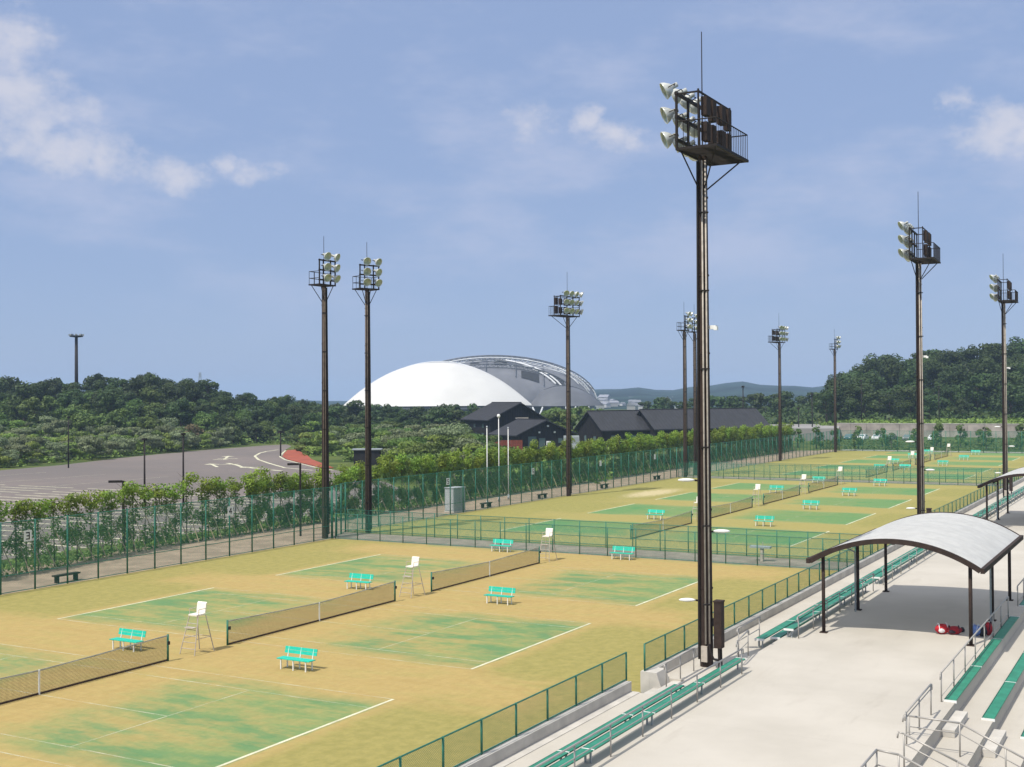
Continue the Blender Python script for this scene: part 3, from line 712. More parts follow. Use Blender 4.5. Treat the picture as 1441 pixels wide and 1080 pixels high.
dup(LS, (32.6, 20.75, 0), R(160), 'right one of two close floodlight masts, before the white dome')
dup(LS, (105.0, 21.6, 0), R(182), 'distant floodlight mast just left of the tallest mast')
dup(LS, (109.6, 21.9, 0), R(165), 'distant floodlight mast hidden behind the tallest mast, lamps peeping out')
dup(LS, (183.5, 21.6, 0), R(175), 'farthest floodlight mast of the left row, before the wooded hill')

# ------------------------------------------------------------------ terrace seats, rails, shelters
def bleacher(label, x0, x1, y, z, floor_z, boards, seglen, group='green plank seats of the terrace', onedge=False):
    r_ = thing('plank_seat', label, 'bench', (x0, y, floor_z), 0, group); Lh = x1-x0; zr = z-floor_z
    n = max(1, round(Lh/seglen)); sl = Lh/n; bw = .36/boards
    for i in range(n):
        s = MB()
        for k in range(boards): s.box((sl*(i+.5), -.18+bw*(k+.5), zr-.02), (sl-.05, bw-.02, .04))
        s.build('seat_board', M_SEATG, r_)
    ed = MB().box((Lh/2, .195, zr-.055), (Lh, .02, .10)); ed.build('front_rail', M_SEATD, r_)
    for xx in (-.012, Lh+.012): MB().box((xx, 0, zr-.035), (.024, .41, .085)).build('end_cap', M_WHITE, r_)
    for i in range(1, n): MB().box((sl*i, 0, zr-.012), (.045, .37, .034)).build('joint_strip', M_WHITE, r_)
    if not onedge:
        for i in range(n+1):
            xx = min(max(.15, sl*i), Lh-.15); l = MB(); l.box((xx, .08, (zr-.05)/2), (.05, .05, zr-.06)); l.box((xx, -.08, (zr-.05)/2), (.05, .05, zr-.06)); l.box((xx, 0, zr-.055), (.05, .26, .03)); l.build('leg', M_GREY, r_)
    return r_
bleacher('lower green plank seat on the walkway before the big mast', -34, -7.2, -21.35, .80, .40, 1, 4.6)
bleacher('middle green plank seat before the big mast, under the rail', -34, -6.05, -21.86, .82, .40, 1, 4.6)
bleacher('middle long green plank seat running past the first shelter', 2.2, 47.5, -21.86, .82, .40, 1, 4.6)
bleacher('upper green plank seat nearest the viewer, ending by the big mast', -34, -3.85, -22.42, 1.18, .80, 1, 4.6)
bleacher('lower long green plank seat running past the first shelter', 1.7, 47.5, -21.35, .80, .40, 1, 4.6)
bleacher('upper green plank seat left of the first shelter', 2.4, 15.8, -22.36, 1.18, .80, 1, 4.5)
bleacher('upper green plank seat between the two shelters', 18.4, 47.5, -22.36, 1.18, .80, 1, 4.6)
bleacher('lower green plank seat beside the second shelter', 51.5, 100, -21.35, .80, .40, 2, 4.6)
bleacher('upper green plank seat beside the second shelter', 51.5, 100, -22.36, 1.18, .80, 1, 4.6)
bleacher('green plank seat at the top of the right stand by the rail and bags', -5.42, 11.4, -29.95, .86, .78, 1, 5.2, onedge=True)
bleacher('green plank seat, topmost right row beyond the shelter', 14.6, 40, -29.95, .86, .78, 1, 5.2, onedge=True)
bleacher('green plank seat, second row down the right stand', -5.42, 11.4, -31.10, .41, .33, 1, 5.2, onedge=True)
bleacher('green plank seat, third row down the right stand at the photo edge', -5.42, 11.4, -32.25, -.04, -.12, 1, 5.2, onedge=True)

def rail(label, pts, hgt_=.95, mid=(.5,), spacing=2.0, loc=None, ret=True, name='handrail'):
    """steel rail along points (x, y, z of floor)"""
    p0 = Vector(pts[0]); r_ = thing(name, label, 'railing', p0, 0, 'steel handrails on the terrace')
    rel = [Vector(p)-p0 for p in pts]
    up_ = Vector((0, 0, hgt_)); mb = MB(); mb.path([q+up_ for q in rel], .030, 8)
    for i in (0, -1):
        a = rel[i]; b_ = rel[1 if i == 0 else -2]; dv = (a-b_).normalized()
        if ret: mb.path([a+up_, a+up_+dv*.16-Vector((0, 0, .03)), a+up_+dv*.18-Vector((0, 0, .2))], .024, 8)
    mb.build('top_rail', M_STEEL, r_, smooth=True)
    for f in mid:
        MB().path([q+Vector((0, 0, hgt_*f)) for q in rel], .017, 6).build('mid_rail', M_STEEL, r_, smooth=True)
    for a, b_ in zip(rel, rel[1:]):
        n = max(1, round((b_-a).length/spacing))
        for i in range(n+1):
            if i == 0 and a is not rel[0]: continue
            q = a.lerp(b_, i/n); MB().tube(q, q+up_, .024, n=8).build('post', M_STEEL, r_, smooth=True)
    return r_
rail('steel handrail behind the nearest green seats at the bottom of the photo', [(-34, -22.74, .8), (-4.73, -22.74, .8)], .9, (.62,), 2.25)
rail('short steel handrail at the seat end opposite the big mast', [(-6.15, -20.42, .4), (-3.4, -20.42, .4)], .85, (.6,), 1.35)
rail('steel handrail beside the foot of the big mast', [(-1.6, -21.95, .8), (-3.6, -22.2, .8)], .95, (.55,), 2.0)
rail('tall thin steel rail between the big mast and the far seats', [(-.8, -21.3, .4), (2.0, -21.25, .4)], 1.25, (.6,), 3.0)
rail('steel handrail behind the green seats left of the first shelter', [(2.5, -22.74, .8), (16.0, -22.74, .8)], .9, (.62,), 2.25)
rail('steel handrail behind the seats between the two shelters', [(18.3, -22.74, .8), (47.6, -22.74, .8)], .9, (.62,), 2.25)
rail('steel handrail behind the seats at the second shelter', [(51.4, -22.74, .8), (100, -22.74, .8)], .9, (.62,), 2.25)
rail('steel handrail along the right stand top beside the bags', [(-5.53, -29.70, .8), (11.2, -29.70, .8)], .95, (.2,), 2.3)
rail('steel handrail farther along the right stand beyond the shelter', [(14.7, -29.70, .8), (40, -29.70, .8)], .95, (.2,), 2.3)
rail('short steel handrail beside the aisle gap of the right stand', [(-11.1, -29.70, .8), (-7.35, -29.70, .8)], .95, (.85,), 1.85)
rail('steel stair handrail down the right stand with level top', [(-9.95, -29.55, .40), (-9.92, -30.95, .36), (-9.92, -33.4, -.75), (-9.92, -36, -1.9)], .96, (.68,), 1.4)
rail('sloping steel stair handrail at the bottom right corner', [(-13.2, -30.05, .75), (-13.2, -31.4, .2), (-13.2, -35, -1.2)], .95, (.72,), 1.5)
rail('low angled steel rail at the bottom edge right of the terrace', [(-18.5, -29.70, .8), (-14.85, -29.70, .8), (-14.85, -30.25, .75), (-14.85, -33, -.4)], .85, (.55,), 1.2)

def shelter(loc, label):
    r_ = thing('arched_shelter', label, 'shelter', loc, 0, 'white roofed arched shelters'); Lx, hy, ze, rise = 12.7, 3.38, 3.05, 1.0
    N = 28; cr = (hy*hy+rise*rise)/(2*rise); a0 = math.asin(hy/cr)
    def arc(t_, off=0): a = -a0+2*a0*t_; return ((cr+off)*math.sin(a), (cr+off)*math.cos(a)-cr+rise+ze)
    mb = MB()
    for s in range(6):                       # six sheets lapped like shallow corrugations
        xa, xb = Lx*s/6+(.06 if s == 0 else 0), Lx*(s+1)/6-(.06 if s == 5 else 0)
        K = 6
        for i in range(N):
            for k in range(K):
                xk = [xa+(xb-xa)*(k+e)/K for e in (0, 1)]; dz = [.03*math.sin(math.pi*(k+e)/K) for e in (0, 1)]
                p, q = arc(i/N, .03), arc((i+1)/N, .03)
                mb.poly([(xk[0], p[0], p[1]+dz[0]), (xk[1], p[0], p[1]+dz[1]), (xk[1], q[0], q[1]+dz[1]), (xk[0], q[0], q[1]+dz[0])])
    und = MB()
    for i in range(N):
        p, q = arc(i/N, 0), arc((i+1)/N, 0); und.poly([(.06, p[0], p[1]), (Lx-.06, p[0], p[1]), (Lx-.06, q[0], q[1]), (.06, q[0], q[1])], flip=True)
    mb.build('roof_sheet', M_CANOPY, r_, smooth=True); und.build('roof_soffit', M_CANOPY, r_, smooth=True)
    for x in (0, Lx/2, Lx):
        fb = MB(); wx = .07 if x != Lx/2 else .05; lift = -.10 if x == Lx/2 else 0
        for i in range(N):
            p, q = arc(i/N, .06+lift), arc((i+1)/N, .06+lift); p2, q2 = arc(i/N, -.14+lift), arc((i+1)/N, -.14+lift)
            fb.add([(x-wx, *p), (x+wx, *p), (x+wx, *q), (x-wx, *q), (x-wx, *p2), (x+wx, *p2), (x+wx, *q2), (x-wx, *q2)], [(0, 1, 2, 3), (7, 6, 5, 4), (4, 0, 3, 7), (1, 5, 6, 2)])
        fb.build('arch_rib', M_BROWN, r_)
    for s in (-1, 1):
        MB().box((Lx/2, s*(hy+.06), ze-.02), (Lx+.24, .15, .20)).build('gutter', M_BROWN, r_)
        for x in (.35, Lx/2+.05, Lx-.35):
            yy = s*2.92; zz = arc(.5+.5*math.asin(yy/cr)/a0)[1]-.1
            MB().tube((x, yy, 0), (x, yy, zz), .075, n=10).build('post', M_BROWN, r_, smooth=True)
            MB().box((x, yy, .02), (.30, .30, .04)).build('base_plate', M_BROWN, r_)
            if x == Lx/2+.05:
                pd = MB(); pd.path([(x-.5, s*2.92, 0), (x-.5, s*2.92, ze-.3), (x-.5, s*hy, ze-.12)], .04, 8); pd.build('downpipe', M_GREY, r_)
    MB().box((Lx/2, 0, ze+rise-.12), (Lx-.2, .10, .14)).build('purlin', M_BROWN, r_)
    return r_
SH = shelter((3.85, -26.25, .8), 'white arched shelter roof on brown posts over the terrace')
dup(SH, (49.8, -26.45, .8), 0, 'second white arched shelter cut by the right edge of the photo')

# bags under the first shelter
def bag(name, label, loc, rz, d, col, trim, kind):
    rnd = random.Random(int(loc[0]*100)+7)
    r_ = thing(name, label, 'bag', loc, rz, 'sports bags under the shelter')
    mb = MB(); mb.ell((0, 0, d[2]/2), (d[0]/2, d[1]/2, d[2]/2), 18, 10, .045, rnd)
    mb.v = [(v[0], v[1], max(.0, v[2])+(.02 if v[2] > .05 else 0)) for v in mb.v]
    bm_ = mat(name+' cloth', col, .8, var=.2, vscale=9); tm_ = mat(name+' trim', trim, .8, var=.15, vscale=9)
    mb.build('body', bm_, r_, smooth=True)
    st_ = MB()
    for s in (-.28, .28):
        pts = [(d[0]*s, -d[1]*.42, d[2]*.45), (d[0]*s, -d[1]*.2, d[2]*1.06), (d[0]*s, d[1]*.15, d[2]*1.10), (d[0]*s, d[1]*.42, d[2]*.5)]
        st_.path(pts, .022, 6)
    st_.build('strap', tm_, r_)
    pk_ = MB().ell((-d[0]*.12, -d[1]*.38, d[2]*.42), (d[0]*.24, d[1]*.16, d[2]*.26), 12, 8); pk_.build('pocket', tm_, r_, smooth=True)
bag('sports_bag', 'red bag with white pocket on the cream floor, leftmost of the bags', (6.15, -27.75, .8), R(-55), (.62, .36, .40), (.42, .015, .022), (.70, .66, .66), 0)
bag('sports_bag', 'dark red holdall lying beside the leftmost red bag', (6.25, -28.20, .8), R(-70), (.66, .34, .33), (.30, .014, .022), (.03, .02, .03), 0)
bag('sports_bag', 'small black pouch lying right of the dark red holdall', (6.95, -28.42, .8), R(10), (.32, .20, .16), (.02, .018, .02), (.05, .05, .05), 0)
bag('sports_bag', 'light blue bag leaning behind the handrail near the shelter post', (6.3, -29.06, .8), R(60), (.40, .30, .44), (.12, .20, .45), (.40, .45, .6), 0)
bag('sports_bag', 'black rucksack between the blue bag and the red one', (6.35, -29.30, .8), R(80), (.38, .28, .36), (.018, .018, .025), (.06, .06, .07), 0)
bag('sports_bag', 'upright red pack behind the handrail, rightmost of the bags', (6.7, -29.48, .8), R(75), (.34, .28, .52), (.42, .02, .03), (.05, .02, .03), 0)

# ------------------------------------------------------------------ things along the left path
def cabinet(loc, rz, label, d=(1.7, 1.1, 2.15)):
    r_ = thing('steel_cabinet', label, 'cabinet', loc, rz)
    MB().box((0, 0, .06), (d[0]+.1, d[1]+.1, .12)).build('plinth', M_CONC2, r_)
    MB().box((0, 0, .12+d[2]/2), d).build('body', M_GREY, r_)
    MB().box((0, 0, .12+d[2]+.03), (d[0]+.10, d[1]+.10, .06)).build('roof', M_LGREY, r_)
    for s in (-.25, .25):
        dr = MB().box((s*d[0], -d[1]/2-.012, .12+d[2]/2), (d[0]*.46, .02, d[2]*.92)).build('door', M_GREY, r_)
        MB().box((s*d[0]*.2, -d[1]/2-.035, 1.2), (.03, .03, .16)).build('handle', M_STEEL, dr)
    MB().box((-d[0]/2-.012, 0, .12+d[2]/2), (.02, d[1]*.86, d[2]*.9)).build('side_panel', M_LGREY, r_)
cabinet((50.6, 23.75, 0), R(-8), 'grey steel cabinet behind the tall fence beside the white poles')
cabinet((184.2, -17.8, .0), R(90), 'pale grey cabinet at the far right end of the courts', (2.6, 1.2, 3.2))
for (x, y, h, fin, lab) in ((57.4, 24.2, 7.8, 0, 'left one of three white poles behind the fence'), (62.2, 25.6, 8.7, 1, 'tallest, middle one of three white poles, with a ball top'), (64.9, 26.0, 7.5, 2, 'right one of three white poles behind the fence')):
    r_ = thing('flagpole', lab, 'pole', (x, y, 0), 0, 'three white poles by the path')
    MB().tube((0, 0, 0), (0, 0, h), .055, .038, n=10).build('shaft', M_WHITE, r_, smooth=True)
    MB().tube((0, 0, 0), (0, 0, .5), .11, n=10).build('base', M_LGREY, r_, smooth=True)
    if fin == 1: MB().ell((0, 0, h+.16), (.18, .18, .20)).build('finial', M_WHITE, r_, smooth=True)
    else: MB().ell((0, 0, h+.06), (.09, .09, .09)).build('finial', M_LGREY, r_, smooth=True)
for i, (x, y, rz, lab) in enumerate(((3.3, 21.5, .02, 'dark backless bench on the earth path, leftmost'), (55.8, 23.4, .02, 'dark backless bench on the path near the cabinet'), (67.6, 23.4, .02, 'dark backless bench on the path just left of the dome-side mast'), (83.5, 23.5, .02, 'dark backless bench on the path beyond the dome-side mast'), (100, 23.6, .02, 'dark backless bench on the path before the far courts'))):
    r_ = thing('path_bench', lab, 'bench', (x, y, 0), rz, 'dark backless benches on the path')
    MB().box((0, 0, .42), (1.8, .40, .09)).build('seat', M_DARK, r_)
    for s in (-.7, .7): MB().box((s, 0, .19), (.10, .32, .37)).build('leg', M_DARK, r_)
r_ = thing('wash_stand', 'grey wash stand between the two cross fences', 'wash stand', (30.1, -12.4, 0), R(-90))
MB().box((0, 0, .92), (1.35, .45, .12)).build('basin', M_GREY, r_); MB().box((.1, 0, .43), (.16, .3, .86)).build('pedestal', M_CREAM, r_); MB().tube((.1, .15, .98), (.1, .15, 1.25), .02, n=6).build('tap', M_STEEL, r_)

# car park lamps
def shoebox(loc, rz, h, lab):
    r_ = thing('car_park_lamp', lab, 'lamp post', loc, rz, 'lamps beyond the saplings')
    MB().box((0, 0, h/2), (.16, .16, h)).build('post', M_DARK, r_)
    MB().box((-.55, 0, h-.06), (.9, .34, .16)).build('lamp_head', M_DARK, r_)
shoebox((*land(172.5, 86.5), 0), R(-50), 5.0, 'dark lamp post with flat head behind the sparse saplings at left')
shoebox((*land(421.5, 95), 0), R(-50), 5.7, 'dark lamp post with flat head beside the leftmost close mast')
for (px, D, h, lab) in ((95.5, 193, 8.0, 'thin dark pole at the far edge of the car park'), (202.5, 122, 6.7, 'thin dark pole behind the saplings, left of two'), (257, 122, 7.2, 'thin dark pole behind the saplings, right of two'), (394, 228, 4.5, 'small dark post at the tip of the red verge'),
                        (1045, 300, 13.0, 'thin dark pole beyond the long black house'), (1142, 300, 11, 'thin dark pole beyond the far mast, before distant hills'), (1211.5, 318, 14.5, 'thin lamp pole in front of the wooded hill, left'), (1320.5, 312, 12.8, 'thin lamp pole in front of the wooded hill, right'), (403+720, 300, 7.5, 'short thin pole by the far road')):
    x, y = land(px, D); z = hgt(x, y)
    r_ = thing('thin_pole', lab, 'pole', (x, y, z), 0, 'thin poles in the background')
    hh = h-z; MB().tube((0, 0, 0), (0, 0, hh), .11 if D < 200 else .15, .07 if D < 200 else .12, n=8).build('shaft', M_DARK, r_, smooth=True)
    hd = MB(); hd.box((0, 0, hh+.1), (.5, .22, .2) if D < 200 else (1.0, .4, .45)); hd.build('lamp_head', M_DARK, r_)
x, y = land(107, 352); z = hgt(x, y)
r_ = thing('ring_mast', 'thick dark mast with a ring of lamps rising from the left wood', 'light mast', (x, y, z), 0)
hh = 29.6-z; MB().tube((0, 0, 0), (0, 0, hh), .55, .42, n=14).build('pole', M_DARK, r_, smooth=True)
MB().lathe([(.4, hh-.5), (1.7, hh-.35), (1.9, hh-.2), (1.9, hh), (.4, hh+.15)], n=20).build('lamp_ring', M_DARK, r_)
for k in range(8):
    a = k*math.pi/4; MB().box((1.75*math.cos(a), 1.75*math.sin(a), hh+.25), (.75, .5, .45), a).build('lamp', M_GREY, r_)
x, y = land(281, 520)
r_ = thing('lattice_mast', 'tiny lattice mast peeking over the left wood', 'mast', (x, y, 0))
mb = MB()
for s, q in ((-1, -1), (1, -1), (1, 1), (-1, 1)): mb.tube((s*1.2, q*1.2, 0), (s*.25, q*.25, 22.5), .12, n=4)
for k in range(8):
    z0, z1 = k*2.8, k*2.8+2.8; a, b_ = 1.2-.118*k, 1.2-.118*(k+1)
    mb.tube((-a, -a, z0), (b_, -b_, z1), .07, n=4); mb.tube((a, a, z0), (-b_, b_, z1), .07, n=4)
mb.build('tower', M_GREY, r_)

# ------------------------------------------------------------------ buildings
def gable_house(name, label, loc, rz, L, Wd, he, hp, ov=.7, wins=(), doors=(), off=0.0, extra=None):
    """ridge along local y (depth L); gable front at y=0 facing -y, centred on x=off ridge"""
    r_ = thing(name, label, 'house', loc, rz, 'black timber houses')
    w2 = Wd/2; wl = MB()
    pr = [(-w2, 0), (w2, 0), (w2, he), (off, hp), (-w2, he)]; n = 5
    vs = [(p[0], 0, p[1]) for p in pr]+[(p[0], L, p[1]) for p in pr]
    wl.add(vs, [tuple(range(n)), tuple(range(2*n-1, n-1, -1))]+[(i, n+i, n+(i+1) % n, (i+1) % n) for i in (0, 1, 4)])
    wo = wl.build('wall', M_BLACKW, r_)
    bt = MB()                                  # board battens
    k = -w2+.4
    while k < w2-.2:
        top = he+(hp-he)*(1-abs(k-off)/((w2-off) if k > off else (w2+off))); bt.box((k, -.02, top/2), (.06, .04, top-.1)); k += .6
    bt.build('batten', M_ROOFT, wo)
    rf = MB()
    for s in (-1, 1):
        xe = s*w2; sl = (hp-he)/(abs(xe-off)); xo = xe+s*ov; zo = he-sl*ov
        a = [(off, -ov, hp+.12), (xo, -ov, zo+.12), (xo, L+ov, zo+.12), (off, L+ov, hp+.12)]
        b_ = [(p[0], p[1], p[2]+.22) for p in a]
        rf.add(a+b_, [(3, 2, 1, 0), (4, 5, 6, 7), (0, 1, 5, 4), (1, 2, 6, 5), (2, 3, 7, 6), (3, 0, 4, 7)] if s > 0 else [(0, 1, 2, 3), (7, 6, 5, 4), (4, 5, 1, 0), (5, 6, 2, 1), (6, 7, 3, 2), (7, 4, 0, 3)])
    ro = rf.build('roof', M_ROOF, r_)
    sm = MB()                                  # standing seams and ridge cap
    for s in (-1, 1):
        xe = s*(w2+ov-.05); sl = (hp-he)/(abs(s*w2-off)); ze = he-sl*(ov-.05)
        k = -ov+.3
        while k < L+ov: sm.tube((off, k, hp+.37), (xe, k, ze+.36), .03, n=4); k += .9
    sm.tube((off, -ov, hp+.38), (off, L+ov, hp+.38), .12, n=6); sm.build('roof_seam', M_ROOFT, ro)
    for (wx, wz, ww, wh, face) in wins:
        f = MB()
        if face == 'f': f.box((wx, -.04, wz), (ww+.16, .1, wh+.16)); c_ = (wx, -.10, wz); dd = (ww, .03, wh)
        else: s = -1 if face == 'l' else 1; f.box((s*(w2+.04), wx, wz), (.1, ww+.16, wh+.16)); c_ = (s*(w2+.10), wx, wz); dd = (.03, ww, wh)
        fo = f.build('window', M_ROOFT, r_); MB().box(c_, dd).build('pane', M_PANE, fo)
    for (dx, dw, dh, m_) in doors:
        do = MB().box((dx, -.06, dh/2), (dw, .12, dh)).build('door', m_, r_); MB().box((dx+dw*.35, -.15, 1.05), (.06, .06, .3)).build('handle', M_STEEL, do)
    if extra: extra(r_)
    return r_
gr = R(-14)
x, y = land(727, 272)
def ex1(r_):
    MB().box((1.0, -.30, 6.15), (3.2, .12, .32)).build('name_board', M_CREAM, r_)
gable_house('timber_house', 'taller black timber house left of the group, below the dome', (x, y, 0), YAW-R(90)+R(24), 15, 13.2, 5.9, 9.3, .9,
            [(-3.5, 2, 1.3, 1.2, 'f'), (3.0, 3.8, 1.0, .8, 'f'), (4, 2.2, 1.2, 1.1, 'l'), (8, 2.2, 1.2, 1.1, 'l'), (12, 2.2, 1.2, 1.1, 'l'), (4, 4.4, 1.0, .8, 'l'), (9, 4.4, 1.0, .8, 'l')], [(0, 1.6, 2.2, M_BLACKW)], 0.6, ex1)
x, y = land(767, 252)
def ex2(r_):
    for xx in (-1.6, 2.0): MB().box((xx, -.2, 3.5), (.35, .25, .35)).build('wall_lamp', M_WHITE, r_)
    MB().box((.4, -.2, 4.8), (.4, .25, .35)).build('wall_lamp', M_WHITE, r_)
gable_house('timber_house', 'low black timber house in front with glazed double door', (x, y, 0), YAW-R(90)+R(26), 12, 13, 3.0, 5.75, .8,
            [(-3.2, 1.5, 1.9, 2.3, 'f'), (3.4, 1.7, 1.0, 1.0, 'f'), (4, 1.6, 1.4, 1.0, 'l'), (8, 1.6, 1.4, 1.0, 'l')], [(-.9, 1.4, 2.3, M_PANE)], -.2, ex2)
rd = thing('board_fence', 'rust red board fence beside the low black house', 'fence', (*land(714, 246), 0), YAW-R(90)+R(6))
for k in range(12): MB().box((-2.8+k*.5, 0, 1.05), (.46, .06, 2.1)).build('board', M_RED, rd)
MB().box((0, .06, 1.6), (6.0, .05, .1)).build('rail', M_RED, rd)
# long houses: ridge runs to the right, gable at the left end
x, y = land(829, 262)
gable_house('timber_house', 'long black house with its gable at left, right of the group', (x, y, 0), YAW-R(90)-R(60), 17.5, 9.6, 3.8, 7.4, .7,
            [(-1.6, 1.6, .8, 1.6, 'f'), (2.0, 1.6, .9, 1.4, 'f'), (3, 1.9, 1.6, 1.2, 'r'), (8, 1.9, 1.6, 1.2, 'r')], [(.2, 1.0, 2.1, M_BLACKW)])
x, y = land(903, 266)
gable_house('timber_house', 'longest black roofed house behind the thick mast', (x, y, 0), YAW-R(90)-R(62), 31, 9.8, 3.9, 7.6, .7,
            [(2, 1.9, 1.6, 1.2, 'r'), (6, 1.9, 1.6, 1.2, 'r'), (10, 1.9, 1.6, 1.2, 'r')], [])
x, y = land(803, 244)
ac = thing('equipment_box', 'pale equipment box beside the low black house', 'box', (x, y, 0), YAW-R(90))
MB().box((0, 0, 1.5), (3.1, 1.2, 3.0)).build('body', M_LGREY, ac)
for k in range(3): MB().box((-1.0+k, -.62, 2.1), (.8, .04, 1.2)).build('grille', M_GREY, ac)
x, y = land(771, 242); ac = thing('equipment_box', 'small pale box at the foot of the low black house', 'box', (x, y, 0), YAW-R(90))
MB().box((0, 0, 1.0), (.9, .7, 2.0)).build('body', M_WHITE, ac); MB().box((0, -.36, 1.2), (.6, .03, 1.2)).build('grille', M_GREY, ac)
x, y = land(688, 246); ac = thing('equipment_box', 'pale box left of the rust red boards', 'box', (x, y, 0), YAW-R(90))
MB().box((0, 0, 1.2), (1.1, .8, 2.4)).build('body', M_OFFW, ac); MB().box((0, -.42, 1.2), (.7, .03, 1.6)).build('grille', M_GREY, ac)
# dark shed in the scrub
x, y = land(516, 196)
sh = thing('dark_shed', 'low black shed with grey roof half sunk in the scrub', 'shed', (x, y, 0), YAW-R(88))
MB().box((0, 0, 1.3), (4.2, 2.4, 2.3)).build('wall', M_BLACKW, sh); MB().box((0, 0, 2.53), (4.8, 3.0, .16)).build('roof', M_GREY, sh); MB().box((.6, -1.22, 1.1), (1.4, .05, 1.9)).build('door', M_ROOFT, sh)

# dome
DX, DY = land(668, 745); DZ = 5.5
dm = thing('domed_stadium', 'large dome stadium with white membrane shell and grey roofing', 'stadium', (DX, DY, DZ), YAW-R(90))
# local x to the right, y away from the viewer
def cap(c, rx, ry, h, nu, nv, x0=None, x1=None, half=None):
    """elliptic cap surface, as rows of constant polar angle"""
    mb = MB(); vs = []
    for j in range(nv+1):
        rr = math.sin(math.pi/2*j/nv)
        for i in range(nu):
            a = 2*math.pi*i/nu
            vs.append((c[0]+rx*rr*math.cos(a), c[1]+ry*rr*math.sin(a), c[2]+h*math.cos(math.pi/2*j/nv)))
    mb.add(vs, [(j*nu+i, (j+1)*nu+i, (j+1)*nu+(i+1) % nu, j*nu+(i+1) % nu) for j in range(nv) for i in range(nu)])
    return mb
k = 745/F
def lens(cx, cy, hw_, hp, z0, depth, lean, nu=36, nv=14, back=False):
    """shell under a vertical-ish arch: half of a flattened dome bulging towards the viewer"""
    mb = MB(); vs = []
    for j in range(nv+1):
        v = j/nv
        for i in range(nu+1):
            s = -1+2*i/nu
            zt = hp*(1-abs(s)**2.15)
            # profile from the foot (in front) back and up to the arch
            yy = -depth*(1-s*s)*(1-v)**1.15+lean*v*(1-s*s)
            zz = zt*math.sin(v*math.pi/2)
            vs.append((cx+s*hw_, cy+yy, z0+zz))
    n = nu+1
    mb.add(vs, [(j*n+i, j*n+i+1, (j+1)*n+i+1, (j+1)*n+i) for j in range(nv) for i in range(nu)])
    return mb
cap((10, 52, 0), 69, 62, 30.5, 64, 16).build('grey_roof', M_DGREY, dm, smooth=True)
lens(-22.8, -12, 57.5, 26.8, .6, 30, 14).build('white_shell', M_MEMB, dm, smooth=True)
lens(54, -2, 24.5, 12.2, 0, 16, 4).build('grey_shell', M_DGREY2, dm, smooth=True)
lo_ = MB(); pts = [(54-24.8+49.6*i/30, -1.8+4*(1-(-1+2*i/30)**2), .2+12.5*(1-(-1+2*i/30)**2)) for i in range(31)]; lo_.path(pts, .35, 6); lo_.build('shell_rim', M_TRUSSD, dm)
lo_ = MB(); pts = [(-22.5-56.8+113.6*i/40, -11.6+14*(1-(-1+2*i/40)**2), .8+27.0*(1-(-1+2*i/40)**2)) for i in range(41)]; lo_.path(pts, .4, 6); lo_.build('shell_rim', M_TRUSS, dm)
def rib_arc(th, off, a0, a1, n=30, tiltc=0):
    """arc over the grey cap in the vertical plane at offset y"""
    out = []
    for i in range(n+1):
        s = a0+(a1-a0)*i/n; xx = 10+69*s; yy = 52+62*th
        q = 1-s*s-th*th
        out.append((xx, yy, 30.5*math.sqrt(max(q, 0))+off))
    return out
for th, m_, nm in ((-.62, M_TRUSSD, 'arch_truss'), (-.36, M_TRUSS, 'arch_truss'), (-.10, M_TRUSSD, 'arch_truss'), (.16, M_TRUSSD, 'arch_truss')):
    lim = math.sqrt(1-th*th)*.97
    tp = rib_arc(th, 2.6, -lim*.55, lim); bt_ = rib_arc(th, .5, -lim*.55, lim)
    mb = MB(); mb.path(tp, .38, 5); mb.path(bt_, .25, 5)
    for i in range(len(tp)-1): mb.tube(bt_[i], tp[i+1], .16, n=4); mb.tube(tp[i], bt_[i], .16, n=4)
    mb.build(nm, m_, dm)
for s0 in (-.05, .22, .47, .70):
    mb = MB(); pts = []
    for i in range(25):
        th = -.80+.95*i/24; q = 1-s0*s0-th*th
        if q > 0: pts.append((10+69*s0, 52+62*th, 30.5*math.sqrt(q)+1.2))
    mb.path(pts, .28, 5); mb.build('roof_rib', M_TRUSS if s0 == .70 else M_TRUSSD, dm)
for (a, b_, c_, d_) in ((.27, .43, -.78, -.64), (.52, .66, -.68, -.54), (.02, .14, -.52, -.34), (-.20, -.12, -.50, -.40)):
    mb = MB(); K = 6
    for i in range(K):
        for j in range(K):
            q4 = []
            for (ii, jj) in ((i, j), (i+1, j), (i+1, j+1), (i, j+1)):
                s = a+(b_-a)*ii/K; th = c_+(d_-c_)*jj/K; q4.append((10+69*s, 52+62*th, 30.5*math.sqrt(1-s*s-th*th)+.35))
            mb.poly(q4)
    mb.build('roof_opening', M_ROOFT, dm, smooth=True)
for o1 in (0, .055):
    mb = MB(); pts = []
    for i in range(15):
        s = .02+.56*i/14+o1; th = -.34-.36*i/14+o1*.4; pts.append((10+69*s, 52+62*th, 30.5*math.sqrt(max(0, 1-s*s-th*th))+1.0))
    mb.path(pts, .6, 6); mb.build('edge_beam', M_TRUSS, dm)
for (s0, t0, s1, t1) in ((-.25, -.42, .30, -.30), (-.1, -.30, .45, -.62), (.15, -.62, .72, -.40), (-.32, -.28, .1, -.55), (.3, -.18, .8, -.45)):
    mb = MB(); pts = [(10+69*(s0+(s1-s0)*i/12), 52+62*(t0+(t1-t0)*i/12), 30.5*math.sqrt(max(0, 1-(s0+(s1-s0)*i/12)**2-(t0+(t1-t0)*i/12)**2))+1.6) for i in range(13)]
    mb.path(pts, .3, 5); mb.build('roof_rib', M_TRUSSD if s0 < .1 else M_TRUSS, dm)
edge = rib_arc(-.02, 1.0, .35, .999); MB().path(edge, .55, 6).build('edge_beam', M_TRUSS, dm)
wl = MB()
